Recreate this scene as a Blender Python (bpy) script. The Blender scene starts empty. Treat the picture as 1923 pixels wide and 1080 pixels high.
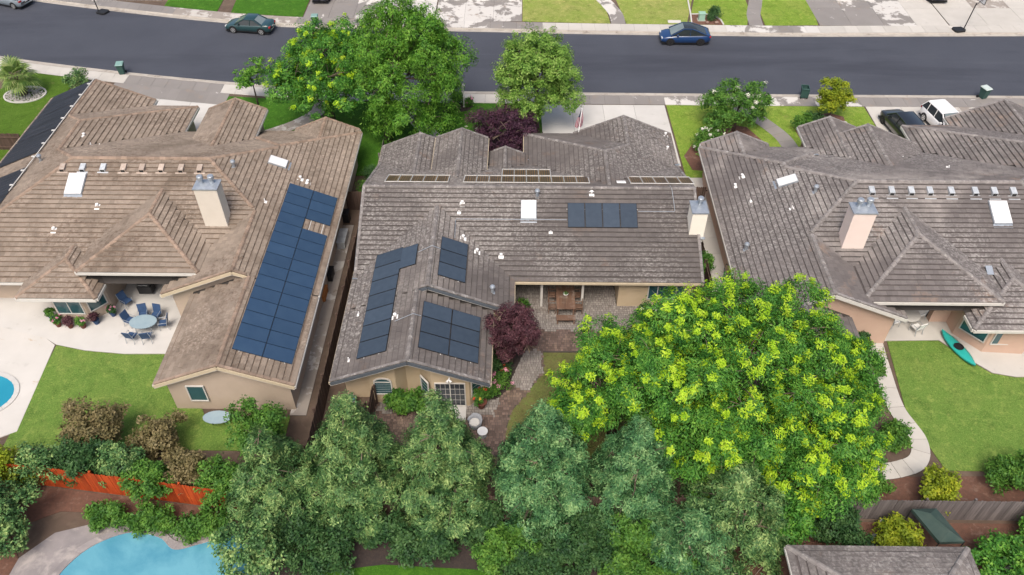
import bpy, math, random
import numpy as np
from mathutils import Vector, Matrix
R = math.radians
rng = random.Random(11)
nr = np.random.default_rng(11)
sc = bpy.context.scene
C = sc.collection

# ---------------------------------------------------------------- camera, sky, sun, exposure
cam = bpy.data.objects.new('camera', bpy.data.cameras.new('camera'))
C.objects.link(cam)
cam.location = (0, 0, 37)
cam.rotation_euler = (R(46), 0, R(0.71))
cam.data.sensor_width = 36
cam.data.lens = 28.27
cam.data.clip_end = 2000
sc.camera = cam

SUN_EL, SUN_AZ = 58, 190          # azimuth measured clockwise from +Y
W = bpy.data.worlds.new('World'); sc.world = W; W.use_nodes = True
wn = W.node_tree; wn.nodes.clear()
sky = wn.nodes.new('ShaderNodeTexSky'); sky.sky_type = 'NISHITA'; sky.sun_disc = False
sky.sun_elevation = R(SUN_EL); sky.sun_rotation = R(SUN_AZ)
sky.air_density = 1.0; sky.dust_density = 6.0; sky.ozone_density = 0.6
bg = wn.nodes.new('ShaderNodeBackground'); bg.inputs[1].default_value = 0.10
wo = wn.nodes.new('ShaderNodeOutputWorld')
wn.links.new(sky.outputs[0], bg.inputs[0]); wn.links.new(bg.outputs[0], wo.inputs[0])
sd = bpy.data.lights.new('sun', 'SUN'); sd.energy = 1.5; sd.angle = R(28); sd.color = (1.0, 0.93, 0.84)
sun = bpy.data.objects.new('sun', sd); C.objects.link(sun)
_d = Vector((math.sin(R(SUN_AZ)) * math.cos(R(SUN_EL)), math.cos(R(SUN_AZ)) * math.cos(R(SUN_EL)), math.sin(R(SUN_EL))))
sun.rotation_euler = _d.to_track_quat('Z', 'Y').to_euler()
sun.location = (0, 0, 60)
vs = sc.view_settings
vs.view_transform = 'Standard'; vs.look = 'None'; vs.gamma = 1.0; vs.use_curve_mapping = False
vs.exposure = 0.88

# ---------------------------------------------------------------- material helpers
def nodes(m):
    m.use_nodes = True
    nt = m.node_tree; nt.nodes.clear()
    return nt
def nd(nt, t, **kw):
    n = nt.nodes.new(t)
    for k, v in kw.items(): setattr(n, k, v)
    return n
def rgba(c): return (c[0], c[1], c[2], 1)
def mixc(nt, fac, a, b, mode='MIX'):
    n = nd(nt, 'ShaderNodeMix', data_type='RGBA', blend_type=mode)
    for s, v in ((0, fac), (6, a), (7, b)):
        if hasattr(v, 'type') and hasattr(v, 'links'): nt.links.new(v, n.inputs[s])
        else: n.inputs[s].default_value = v if s == 0 else rgba(v)
    return n.outputs[2]
def noise(nt, vec, scale, detail=4, rough=.55, dist=0.0, off=0.0, stretch=None):
    mp = nd(nt, 'ShaderNodeMapping'); mp.inputs['Location'].default_value = (off, off * .7, off * .3)
    if stretch: mp.inputs['Scale'].default_value = stretch
    nt.links.new(vec, mp.inputs[0])
    n = nd(nt, 'ShaderNodeTexNoise'); n.inputs['Scale'].default_value = scale
    n.inputs['Detail'].default_value = detail; n.inputs['Roughness'].default_value = rough
    n.inputs['Distortion'].default_value = dist
    nt.links.new(mp.outputs[0], n.inputs['Vector'])
    return n.outputs[0]
def rng_map(nt, v, a, b, c=0.0, d=1.0):
    n = nd(nt, 'ShaderNodeMapRange'); n.clamp = True
    nt.links.new(v, n.inputs[0])
    for i, x in enumerate((a, b, c, d)): n.inputs[i + 1].default_value = x
    return n.outputs[0]
def piece_random(nt):
    g = nd(nt, 'ShaderNodeNewGeometry'); oi = nd(nt, 'ShaderNodeObjectInfo')
    m1 = nd(nt, 'ShaderNodeMath', operation='MULTIPLY_ADD'); m1.inputs[1].default_value = 7.31
    nt.links.new(oi.outputs['Random'], m1.inputs[0]); nt.links.new(g.outputs['Random Per Island'], m1.inputs[2])
    fr = nd(nt, 'ShaderNodeMath', operation='FRACT'); nt.links.new(m1.outputs[0], fr.inputs[0])
    return fr.outputs[0]
ALB = .76
def surf(name, c1, c2=None, scale=1.5, detail=5, rough=.85, isl=0.0, patches=(), bump=0.0, bscale=30, spec=.3, metal=0, stretch=None, coat=0):
    k_ = 1.0 if (metal or coat or max(c1) < .07 or 'plastic' in name) else ALB
    c1 = tuple(x * k_ for x in c1); c2 = tuple(x * k_ for x in c2) if c2 else None
    """procedural surface: two-tone noise, optional stain patches [(colour, scale, lo, hi, rough, stretch)], per-piece variation, bump"""
    m = bpy.data.materials.new(name); nt = nodes(m)
    g = nd(nt, 'ShaderNodeNewGeometry'); pos = g.outputs['Position']
    b = nd(nt, 'ShaderNodeBsdfPrincipled'); o = nd(nt, 'ShaderNodeOutputMaterial')
    nt.links.new(b.outputs[0], o.inputs[0])
    c2 = c2 or tuple(x * .8 for x in c1)
    f = rng_map(nt, noise(nt, pos, scale, detail, stretch=stretch), .3, .7)
    cc = mixc(nt, f, c1, c2)
    rr = None
    for i, pt in enumerate(patches):
        pc, ps, lo, hi = pt[:4]; pc = tuple(x * k_ for x in pc)
        st = pt[5] if len(pt) > 5 else None
        f = rng_map(nt, noise(nt, pos, ps, 7, .65, .3, 13.7 * (i + 1), st), lo, hi)
        if len(pt) > 6:
            zs, zl, zh = pt[6]; z_ = rng_map(nt, noise(nt, pos, zs, 3, .5, 0, 41.3 * (i + 1)), zl, zh)
            mz = nd(nt, 'ShaderNodeMath', operation='MULTIPLY'); nt.links.new(f, mz.inputs[0]); nt.links.new(z_, mz.inputs[1]); f = mz.outputs[0]
        cc = mixc(nt, f, cc, pc)
        if len(pt) > 4 and pt[4] is not None:
            mr = nd(nt, 'ShaderNodeMix'); nt.links.new(f, mr.inputs[0])
            if rr is None: mr.inputs[2].default_value = rough
            else: nt.links.new(rr, mr.inputs[2])
            mr.inputs[3].default_value = pt[4]; rr = mr.outputs[0]
    if isl:
        pr = piece_random(nt)
        v = rng_map(nt, pr, 0, 1, 1 - isl, 1 + isl)
        h = nd(nt, 'ShaderNodeHueSaturation'); nt.links.new(cc, h.inputs['Color']); nt.links.new(v, h.inputs['Value'])
        cc = h.outputs[0]
    nt.links.new(cc, b.inputs['Base Color'])
    if rr is not None: nt.links.new(rr, b.inputs['Roughness'])
    else: b.inputs['Roughness'].default_value = rough
    b.inputs['Metallic'].default_value = metal
    b.inputs['Specular IOR Level'].default_value = spec
    if coat:
        b.inputs['Coat Weight'].default_value = coat; b.inputs['Coat Roughness'].default_value = .04
    if bump:
        bn = nd(nt, 'ShaderNodeBump'); bn.inputs['Strength'].default_value = bump; bn.inputs['Distance'].default_value = .03
        nt.links.new(noise(nt, pos, bscale, 4, .6), bn.inputs['Height']); nt.links.new(bn.outputs[0], b.inputs['Normal'])
    return m
def leafmat(name, dark, mid, light, trans=.35, rough=.55):
    m = bpy.data.materials.new(name); nt = nodes(m)
    g = nd(nt, 'ShaderNodeNewGeometry')
    a = nd(nt, 'ShaderNodeMath', operation='MULTIPLY_ADD'); a.inputs[1].default_value = .42
    nt.links.new(g.outputs['Random Per Island'], a.inputs[0])
    f2 = rng_map(nt, noise(nt, g.outputs['Position'], 1.5, 4, .6), .32, .68, 0, .58)
    nt.links.new(f2, a.inputs[2])
    r = nd(nt, 'ShaderNodeValToRGB'); e = r.color_ramp.elements
    e[0].position = .1; e[0].color = rgba(dark); e[1].position = .95; e[1].color = rgba(light)
    k = r.color_ramp.elements.new(.5); k.color = rgba(mid)
    nt.links.new(a.outputs[0], r.inputs[0])
    b = nd(nt, 'ShaderNodeBsdfPrincipled'); b.inputs['Roughness'].default_value = rough
    b.inputs['Specular IOR Level'].default_value = .25
    t = nd(nt, 'ShaderNodeBsdfTranslucent'); mx = nd(nt, 'ShaderNodeMixShader'); mx.inputs[0].default_value = trans
    nt.links.new(r.outputs[0], b.inputs['Base Color']); nt.links.new(r.outputs[0], t.inputs[0])
    o = nd(nt, 'ShaderNodeOutputMaterial')
    nt.links.new(b.outputs[0], mx.inputs[1]); nt.links.new(t.outputs[0], mx.inputs[2]); nt.links.new(mx.outputs[0], o.inputs[0])
    return m

# ---------------------------------------------------------------- mesh helpers
def root_off(p):
    v = Vector((0, 0, 0))
    while p is not None:
        v += p.location; p = p.parent
    return v
class MB:
    def __init__(s): s.v = []; s.f = []; s.m = []; s.cm = 0
    def mat(s, i): s.cm = i; return s
    def face(s, pts):
        n = len(s.v); s.v += [tuple(p) for p in pts]; s.f.append(tuple(range(n, n + len(pts)))); s.m.append(s.cm)
    def raw(s, vs_, fs_):
        n = len(s.v); s.v += [tuple(p) for p in vs_]
        for f in fs_: s.f.append(tuple(i + n for i in f)); s.m.append(s.cm)
    def bx(s, x0, x1, y0, y1, z0, z1):
        vs_ = [(x, y, z) for z in (z0, z1) for x, y in ((x0, y0), (x1, y0), (x1, y1), (x0, y1))]
        s.raw(vs_, [(3, 2, 1, 0), (4, 5, 6, 7), (0, 1, 5, 4), (1, 2, 6, 5), (2, 3, 7, 6), (3, 0, 4, 7)]); return s
    def obox(s, M, sx, sy, sz):
        """box centred at matrix M with full sizes"""
        vs_ = [M @ Vector((x * sx / 2, y * sy / 2, z * sz / 2)) for z in (-1, 1) for x, y in ((-1, -1), (1, -1), (1, 1), (-1, 1))]
        s.raw(vs_, [(3, 2, 1, 0), (4, 5, 6, 7), (0, 1, 5, 4), (1, 2, 6, 5), (2, 3, 7, 6), (3, 0, 4, 7)]); return s
    def beam(s, p, q, w, h, up=(0, 0, 1)):
        p = Vector(p); q = Vector(q); d = q - p; L = d.length
        if L < 1e-6: return s
        x = d / L; u = Vector(up); y = u.cross(x)
        if y.length < 1e-5: y = Vector((1, 0, 0)).cross(x)
        y.normalize(); z = x.cross(y)
        M = Matrix(((x.x, y.x, z.x, 0), (x.y, y.y, z.y, 0), (x.z, y.z, z.z, 0), (0, 0, 0, 1)))
        M.translation = (p + q) / 2
        return s.obox(M, L, w, h)
    def prism(s, pts, z0, z1, cap=True):
        """plan polygon extruded; z0,z1 numbers or per-vertex lists"""
        n = len(pts)
        a = [(p[0], p[1], z0[i] if hasattr(z0, '__len__') else z0) for i, p in enumerate(pts)]
        b = [(p[0], p[1], z1[i] if hasattr(z1, '__len__') else z1) for i, p in enumerate(pts)]
        ar = sum(pts[i][0] * pts[(i + 1) % n][1] - pts[(i + 1) % n][0] * pts[i][1] for i in range(n))
        if ar < 0: a.reverse(); b.reverse()
        fs_ = [(i, (i + 1) % n, (i + 1) % n + n, i + n) for i in range(n)]
        if cap: fs_ += [tuple(range(n, 2 * n)), tuple(range(n - 1, -1, -1))]
        s.raw(a + b, fs_); return s
    def tube(s, pts, r, n=8, cap=True):
        """tube along points, radius number or list"""
        pts = [Vector(p) for p in pts]; k = len(pts)
        rs = r if hasattr(r, '__len__') else [r] * k
        vs_ = []; ref = None
        for i, p in enumerate(pts):
            d = (pts[min(i + 1, k - 1)] - pts[max(i - 1, 0)])
            if d.length < 1e-9: d = Vector((0, 0, 1))
            d.normalize()
            u = Vector((0, 0, 1)) if abs(d.z) < .9 else Vector((1, 0, 0))
            x = u.cross(d).normalized(); y = d.cross(x)
            for j in range(n):
                t = 2 * math.pi * j / n
                vs_.append(p + (x * math.cos(t) + y * math.sin(t)) * rs[i])
        fs_ = [(i * n + j, i * n + (j + 1) % n, (i + 1) * n + (j + 1) % n, (i + 1) * n + j) for i in range(k - 1) for j in range(n)]
        if cap: fs_ += [tuple(range(n - 1, -1, -1)), tuple(range((k - 1) * n, k * n))]
        s.raw(vs_, fs_); return s
    def lathe(s, prof, c=(0, 0, 0), n=12):
        """profile [(r,z)] around z"""
        k = len(prof)
        vs_ = [(c[0] + r * math.cos(2 * math.pi * j / n), c[1] + r * math.sin(2 * math.pi * j / n), c[2] + z) for r, z in prof for j in range(n)]
        fs_ = [(i * n + j, i * n + (j + 1) % n, (i + 1) * n + (j + 1) % n, (i + 1) * n + j) for i in range(k - 1) for j in range(n)]
        fs_ += [tuple(range(n - 1, -1, -1)), tuple(range((k - 1) * n, k * n))]
        s.raw(vs_, fs_); return s
    def blob(s, c, rx, ry, rz, nu=10, nv=7, jit=0.0, rg=rng):
        vs_ = []
        for i in range(nv + 1):
            a = -math.pi / 2 + math.pi * i / nv
            for j in range(nu):
                t = 2 * math.pi * j / nu; k = 1 + rg.uniform(-jit, jit)
                vs_.append((c[0] + rx * k * math.cos(a) * math.cos(t), c[1] + ry * k * math.cos(a) * math.sin(t), c[2] + rz * k * math.sin(a)))
        s.raw(vs_, [(i * nu + j, i * nu + (j + 1) % nu, (i + 1) * nu + (j + 1) % nu, (i + 1) * nu + j) for i in range(nv) for j in range(nu)]); return s
    def build(s, name, mats, parent=None, smooth=False, bevel=0.0, kind=None):
        off = root_off(parent)
        me = bpy.data.meshes.new(name)
        me.from_pydata([(x - off.x, y - off.y, z - off.z) for x, y, z in s.v], [], s.f)
        mats = mats if isinstance(mats, (list, tuple)) else [mats]
        for m in mats: me.materials.append(m)
        if len(mats) > 1: me.polygons.foreach_set('material_index', s.m)
        if smooth: me.polygons.foreach_set('use_smooth', [True] * len(me.polygons))
        o = bpy.data.objects.new(name, me); C.objects.link(o); o.parent = parent
        if bevel:
            b = o.modifiers.new('bevel', 'BEVEL'); b.width = bevel; b.segments = 2; b.limit_method = 'ANGLE'
        if kind: o['kind'] = kind
        return o
def mesh_np(name, V, F, mats, midx=None, parent=None, smooth=False):
    off = root_off(parent)
    V = np.asarray(V, dtype=np.float32) - np.array(off, dtype=np.float32)
    F = np.asarray(F, dtype=np.int32); m, k = F.shape
    me = bpy.data.meshes.new(name)
    me.vertices.add(len(V)); me.vertices.foreach_set('co', V.ravel())
    me.loops.add(m * k); me.loops.foreach_set('vertex_index', F.ravel())
    me.polygons.add(m); me.polygons.foreach_set('loop_start', np.arange(0, m * k, k, dtype=np.int32))
    for mt in (mats if isinstance(mats, (list, tuple)) else [mats]): me.materials.append(mt)
    if midx is not None: me.polygons.foreach_set('material_index', np.asarray(midx, dtype=np.int32))
    if smooth: me.polygons.foreach_set('use_smooth', np.ones(m, dtype=bool))
    me.update(calc_edges=True)
    o = bpy.data.objects.new(name, me); C.objects.link(o); o.parent = parent
    return o
def tag(o, label, cat, group=None):
    o['label'] = label; o['category'] = cat
    if group: o['group'] = group
    return o
def thing(name, label, cat, loc=(0, 0, 0), group=None):
    o = bpy.data.objects.new(name, None); C.objects.link(o)
    o.location = loc; o.empty_display_size = .3
    return tag(o, label, cat, group)
def struct(o): o['kind'] = 'structure'; return o
def copy_tree(o, parent=None):
    c = o.copy(); C.objects.link(c); c.parent = parent
    for ch in list(o.children): copy_tree(ch, c)
    return c
def place(o, x, y, z=0, rz=0, s=1):
    o.location = (x, y, z); o.rotation_euler = (0, 0, R(rz)); o.scale = (s, s, s); return o

# ---------------------------------------------------------------- materials
M = {}
LICH = (.42, .39, .36)
M['tileC'] = surf('tile_grey_brown', (.155, .138, .132), (.12, .106, .102), .35, 4, .8, .10,
    [((.23, .205, .19), .16, .50, .72, None), ((.43, .41, .385), 6, .46, .72, None, (1, 1, 1), (.13, .44, .60)), ((.19, .135, .105), .5, .58, .75, None)], .5, 25)
M['tileL'] = surf('tile_tan_brown', (.335, .275, .222), (.26, .21, .168), .4, 4, .82, .13,
    [((.185, .145, .112), .3, .48, .66, None), ((.15, .105, .08), 4, .48, .68, None, None, (.2, .42, .58)), ((.48, .395, .325), 6, .46, .76, None, None, (.14, .47, .62))], .5, 25)
M['tileR'] = surf('tile_weathered_grey', (.185, .165, .16), (.145, .13, .127), .4, 4, .8, .12,
    [((.33, .30, .28), .15, .52, .66, None), ((.27, .2, .16), .35, .6, .72, None), ((.44, .42, .40), 6, .46, .72, None, None, (.13, .44, .6))], .5, 25)
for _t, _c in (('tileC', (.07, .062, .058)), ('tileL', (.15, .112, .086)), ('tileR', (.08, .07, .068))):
    M[_t + 'lapshade'] = surf(_t + '_lap_shade', _c, tuple(x * 1.7 for x in _c), 2.5, 5, .9)  # darker tile tone, paints the shade line under each course
M['capC'] = surf('ridge_cap_grey', (.27, .25, .24), (.17, .155, .15), 2.5, 4, .8, .2, [((.46, .44, .42), 3.5, .55, .68, None)], .4, 25)
M['capL'] = surf('ridge_cap_tan', (.37, .275, .215), (.27, .2, .15), 2.5, 4, .8, .2, [((.2, .145, .11), 2.5, .58, .7, None)], .4, 25)
M['capR'] = surf('ridge_cap_stone', (.31, .29, .28), (.22, .2, .195), 2.5, 4, .8, .2, [((.47, .45, .43), 3.5, .57, .7, None)], .4, 25)
M['deck'] = surf('roof_underlay', (.05, .045, .042))
M['stucco'] = surf('cream_stucco', (.62, .50, .345), (.58, .46, .31), 1.2, 5, .9, 0, (), .3, 60)
M['stuccoL'] = surf('tan_stucco', (.58, .47, .38), (.53, .43, .34), 1.2, 5, .9, 0, (), .3, 60)
M['stuccoR'] = surf('peach_stucco', (.66, .47, .37), (.62, .43, .335), 1.2, 5, .9, 0, (), .3, 60)
M['chimC'] = surf('ivory_stucco', (1.1, 1.04, .92), (1.06, 1.0, .87), 1.2, 5, .9, 0, (), .3, 60)
M['chimL'] = surf('stone_grey_stucco', (.80, .74, .65), (.75, .69, .6), 1.2, 5, .9, 0, (), .3, 60)
M['chimR'] = surf('pale_pink_stucco', (.98, .83, .76), (.94, .79, .72), 1.2, 5, .9, 0, (), .3, 60)
M['trimw'] = surf('white_trim_paint', (.74, .72, .68), (.68, .66, .62), 3, 4, .6)
M['trimc'] = surf('cream_trim_paint', (.68, .58, .42), (.63, .53, .38), 3, 4, .6)
M['fasciaD'] = surf('slate_barge_paint', (.12, .14, .165), (.1, .115, .135), 3, 4, .55)
M['white'] = surf('white_plastic', (.8, .8, .79), (.74, .74, .74), 2, 3, .45, spec=.5)
M['skylight'] = surf('milky_acrylic', (.86, .87, .88), (.82, .83, .84), 2, 3, .2, spec=.5)
M['galv'] = surf('galvanised_metal', (.42, .46, .50), (.33, .37, .42), 4, 4, .38, .08, metal=.55, spec=.5)
M['vent'] = surf('bare_vent_metal', (.55, .58, .60), (.4, .43, .46), 5, 4, .45, .1, metal=.3, spec=.5)
M['ventrust'] = surf('rusty_painted_vent', (.44, .35, .29), (.50, .42, .36), 5, 4, .7, .15, [((.62, .56, .5), 4, .55, .65, None)])
M['pv'] = surf('black_solar_cells', (.034, .048, .068), (.042, .058, .08), 3, 3, .16, .12, spec=.55)
M['pvblue'] = surf('blue_solar_cells', (.03, .066, .13), (.038, .078, .145), 1.5, 3, .25, .1, spec=.6)
M['pvbframe'] = surf('dark_blue_header', (.024, .052, .10), rough=.4)
M['pvframe'] = surf('black_anodised_frame', (.015, .016, .018), rough=.4)
M['alu'] = surf('bright_aluminium_frame', (.72, .72, .70), (.62, .62, .6), 5, 3, .4)
M['pvcell_old'] = surf('dark_old_cells', (.03, .028, .03), (.05, .042, .036), 6, 3, .3)
M['pvgold'] = surf('brown_cell_strip', (.34, .21, .09), (.22, .135, .06), 3, 3, .4, .3)
M['mat_black'] = surf('black_pool_heating_mat', (.026, .03, .04), (.019, .022, .03), 1.2, 4, .55, .15, [((.09, .085, .08), 3, .7, .78, None)], .4, 60)
M['glass'] = surf('window_glass', (.035, .095, .11), (.05, .13, .145), .8, 2, .06, spec=.8)
M['glassd'] = surf('dark_door_glass', (.018, .024, .032), (.03, .04, .05), .8, 2, .06, spec=.8)
M['asphalt'] = surf('fresh_asphalt', (.047, .052, .068), (.056, .062, .08), .25, 5, .75, 0,
    [((.038, .042, .056), .12, .52, .66, None, (.25, 1.6, 1)), ((.066, .072, .09), .4, .6, .75, None, (.08, 1.2, 1)), ((.2, .2, .2), 1.6, .76, .79, None)], .5, 90, spec=.35)
DRY, DRY2, WET = (.60, .575, .535), (.54, .515, .475), (.265, .245, .23)
M['conc'] = surf('dry_concrete', DRY, DRY2, .7, 6, .85, .05, [((.40, .38, .36), 1.1, .62, .8, None), ((.33, .31, .29), 4, .68, .76, None)], .3, 60)
M['concwhite'] = surf('bright_dry_concrete', (.66, .645, .62), (.59, .575, .55), .6, 6, .85, .04, [((.5, .48, .45), 1.3, .62, .76, None), ((.42, .4, .38), 5, .72, .78, None)], .25, 60)
M['deckconc'] = surf('stained_pool_deck', (.68, .655, .62), (.62, .6, .565), .6, 6, .85, 0, [((.5, .33, .16), .55, .66, .70, None, (.6, 1.6, 1)), ((.5, .48, .45), 1.3, .6, .75, None)], .25, 60)
M['concwet'] = surf('damp_concrete', WET, (.30, .28, .265), .5, 5, .55, .07, [((.62, .60, .57), .9, .64, .67, .85), ((.33, .27, .22), .6, .58, .75, None)], .25, 60)
M['concpatch'] = surf('half_dried_concrete', WET, (.31, .285, .26), .5, 5, .5, .05, [((.66, .64, .61), .42, .47, .50, .85), ((.30, .235, .185), .8, .62, .7, .4)], .25, 60)
M['concbrown'] = surf('rain_stained_concrete', (.33, .29, .255), (.40, .36, .32), .5, 5, .6, .05, [((.60, .57, .53), .8, .5, .55, .85), ((.24, .19, .15), 1.2, .6, .7, .5)], .25, 60)
M['curb'] = surf('kerb_concrete', (.50, .465, .42), (.42, .385, .34), 1.5, 6, .85, .08, [((.28, .24, .2), 1.3, .56, .72, None)], .4, 50)
M['soil'] = surf('bare_soil', (.15, .105, .08), (.11, .08, .06), 1.2, 6, .95, 0, [((.2, .15, .11), .5, .5, .7, None)], .8, 40)
M['mulch'] = surf('dark_bark_mulch', (.032, .026, .025), (.05, .037, .032), 8, 6, .95, 0, (), 1, 35)
M['mulchr'] = surf('red_bark_mulch', (.20, .10, .07), (.14, .075, .055), 6, 6, .95, 0, [((.26, .17, .13), 2, .55, .7, None)], 1, 35)
def lawnmat(n, a, b, c): return surf(n, a, b, .8, 8, .9, 0, [(c, .3, .5, .75, None), (tuple(x * .62 for x in a), 1.1, .5, .72, None), (tuple(min(1, x * 1.3) for x in c), 2.6, .52, .74, None), (tuple(x * .6 for x in a), 9, .5, .72, None), (tuple(min(1, x * 1.4) for x in c), 16, .52, .7, None), ((.30, .25, .11), .55, .66, .85, None)], 1.0, 45, spec=.15)
M['grass'] = lawnmat('bright_lawn', (.175, .30, .03), (.20, .32, .045), (.28, .34, .075))
M['grassdk'] = lawnmat('deep_green_lawn', (.055, .17, .014), (.045, .14, .012), (.085, .2, .02))
M['turf'] = lawnmat('artificial_turf', (.075, .155, .014), (.085, .165, .018), (.1, .18, .025))
M['grassy'] = lawnmat('sunbleached_lawn', (.235, .33, .06), (.27, .345, .075), (.38, .36, .13))
M['grassback'] = lawnmat('backyard_lawn', (.13, .245, .045), (.155, .265, .05), (.22, .29, .07))
M['grassdry'] = lawnmat('thin_dry_lawn', (.16, .165, .055), (.2, .17, .075), (.13, .19, .045))
M['paver'] = surf('damp_red_paver', (.20, .135, .11), (.16, .115, .10), .9, 5, .7, .34, [((.26, .19, .14), .6, .5, .7, None), ((.10, .075, .07), .5, .6, .75, .5)], .4, 60)
M['paverdry'] = surf('dry_grey_paver', (.33, .30, .275), (.27, .245, .225), .9, 5, .85, .2, [((.2, .165, .145), 1.1, .55, .7, None)], .4, 60)
M['sand'] = surf('joint_sand', (.10, .085, .075))
M['bark'] = surf('grey_bark', (.14, .105, .085), (.09, .07, .058), 6, 6, .95, 0, (), 1, 30, stretch=(1, 1, .2))
M['twig'] = surf('pale_twig', (.26, .21, .16), (.2, .155, .115), 6)
M['woodf'] = surf('weathered_fence_board', (.13, .085, .065), (.09, .06, .05), 2, 6, .9, .25, (), .5, 30, stretch=(4, 4, .4))
M['woodgrey'] = surf('grey_fence_board', (.21, .185, .18), (.15, .13, .13), 2, 6, .9, .25, (), .5, 30, stretch=(4, 4, .4))
M['woodred'] = surf('red_stained_board', (.52, .085, .018), (.42, .06, .014), 2, 6, .7, .22, [((.62, .17, .03), 2.5, .58, .75, None)], .4, 30, stretch=(4, 4, .4))
M['teak'] = surf('brown_teak', (.21, .125, .085), (.165, .098, .07), 3, 6, .6, .2, [((.30, .24, .2), 2, .5, .68, None)], .3, 40, stretch=(4, .5, 4))
M['black'] = surf('black_plastic', (.018, .018, .02), rough=.5)
M['tyre'] = surf('tyre_rubber', (.02, .02, .021), rough=.8)
M['rim'] = surf('alloy_rim', (.62, .63, .64), rough=.3, metal=.7, spec=.5)
M['rimd'] = surf('dark_rim', (.05, .05, .055), rough=.35, metal=.6)
M['carglass'] = surf('car_glass', (.02, .025, .028), (.03, .036, .04), .5, 2, .06, spec=.8)
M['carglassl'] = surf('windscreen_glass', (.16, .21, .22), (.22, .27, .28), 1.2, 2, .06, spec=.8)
M['red'] = surf('red_lamp_lens', (.45, .02, .02), rough=.2, spec=.6)
M['lens'] = surf('clear_lamp_lens', (.75, .76, .76), rough=.15, spec=.6)
M['bin'] = surf('green_bin_plastic', (.035, .085, .075), (.03, .07, .062), 2, 4, .5)
M['binlid'] = surf('faded_green_lid', (.20, .36, .33), (.26, .42, .39), 3, 4, .5)
M['binlidw'] = surf('sky_lit_pale_lid', (.50, .60, .58), (.6, .68, .66), 3, 4, .4)
M['terra'] = surf('brown_clay_pot', (.20, .075, .05), (.15, .06, .045), 3)
M['wicker'] = surf('pale_grey_wicker', (.46, .48, .52), (.38, .4, .44), 8, 4, .8, 0, (), .8, 60)
M['bluefab'] = surf('navy_sling_fabric', (.035, .075, .17), (.05, .1, .21), 3, 4, .7)
M['bluetop'] = surf('pale_blue_table_top', (.35, .46, .52), (.3, .41, .48), 3, 4, .3)
M['water'] = surf('pool_water', (.12, .37, .48), (.17, .44, .55), .28, 3, .04, 0, [((.07, .28, .40), .22, .5, .66, None)], .25, 4, spec=.6)
M['water2'] = surf('deep_pool_water', (.02, .28, .42), (.03, .33, .47), .35, 3, .05, spec=.6)
M['coping'] = surf('grey_stone_coping', (.34, .31, .31), (.25, .23, .235), 1.2, 6, .85, .15, [((.45, .41, .39), .9, .5, .65, None)], .5, 30)
M['rock'] = surf('pale_river_stone', (.50, .48, .46), (.38, .365, .36), 3, 5, .85, .35)
M['rockr'] = surf('rust_boulder', (.36, .25, .2), (.28, .2, .17), 3, 5, .9, .2)
M['utility'] = surf('pale_green_enamel', (.36, .58, .46), (.33, .53, .42), 2, 3, .45)
M['teal'] = surf('teal_plastic', (.02, .30, .27), (.03, .35, .31), 2, 3, .35)
M['dkgreen'] = surf('dark_green_canvas', (.025, .05, .045), (.045, .07, .06), 2, 4, .8)
M['orange'] = surf('orange_wood', (.50, .20, .06), (.42, .16, .05), 3)
def paint(n, c): return surf(n, c, tuple(x * .9 for x in c), 1, 2, .28, spec=.5, coat=1)
M['p_green'] = paint('dark_teal_car_paint', (.012, .045, .05))
M['p_blue'] = paint('deep_blue_car_paint', (.006, .036, .125))
M['p_black'] = paint('black_car_paint', (.012, .013, .016))
M['p_white'] = paint('white_car_paint', (.82, .82, .82))
M['p_grey'] = paint('silver_grey_car_paint', (.2, .24, .28))
# foliage
L = {}
L['row'] = leafmat('feathery_sage_leaf', (.014, .055, .02), (.088, .195, .06), (.37, .49, .175), .18)
L['row2'] = leafmat('feathery_green_leaf', (.012, .058, .024), (.075, .2, .072), (.30, .47, .19), .18)
L['glossy'] = leafmat('glossy_green_leaf', (.013, .075, .013), (.07, .225, .03), (.23, .45, .065), .3)
L['tip'] = leafmat('yellow_new_growth', (.24, .46, .02), (.42, .64, .03), (.62, .76, .08), .4)
L['tipo'] = leafmat('orange_new_growth', (.45, .36, .05), (.60, .42, .06), (.66, .30, .08), .4)
L['street'] = leafmat('street_tree_leaf', (.025, .105, .014), (.105, .27, .028), (.24, .44, .06), .3)
L['lime'] = leafmat('light_green_leaf', (.045, .13, .02), (.17, .32, .05), (.40, .54, .15), .3)
L['plum'] = leafmat('purple_plum_leaf', (.022, .010, .022), (.06, .024, .046), (.13, .055, .085), .25)
L['maroon'] = leafmat('dusky_maroon_leaf', (.03, .011, .017), (.075, .028, .038), (.19, .085, .10), .22)
L['shrub'] = leafmat('shrub_leaf', (.03, .10, .02), (.08, .2, .03), (.17, .32, .05), .3)
L['shrubdk'] = leafmat('dark_shrub_leaf', (.02, .06, .025), (.045, .115, .035), (.10, .19, .06), .3)
L['yellowish'] = leafmat('yellow_green_leaf', (.10, .16, .015), (.26, .34, .025), (.48, .50, .04), .4)
L['brownish'] = leafmat('bronze_leaf', (.09, .085, .035), (.19, .16, .07), (.32, .26, .14), .3)
L['palm'] = leafmat('palm_frond', (.06, .13, .03), (.16, .26, .06), (.36, .42, .16), .3)
L['flw'] = leafmat('white_petal', (.6, .6, .5), (.75, .75, .65), (.85, .85, .78), .3)
L['flp'] = leafmat('pink_petal', (.6, .22, .34), (.75, .35, .46), (.8, .5, .58), .3)
L['flr'] = leafmat('red_petal', (.45, .04, .03), (.6, .1, .05), (.7, .28, .08), .3)
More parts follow.
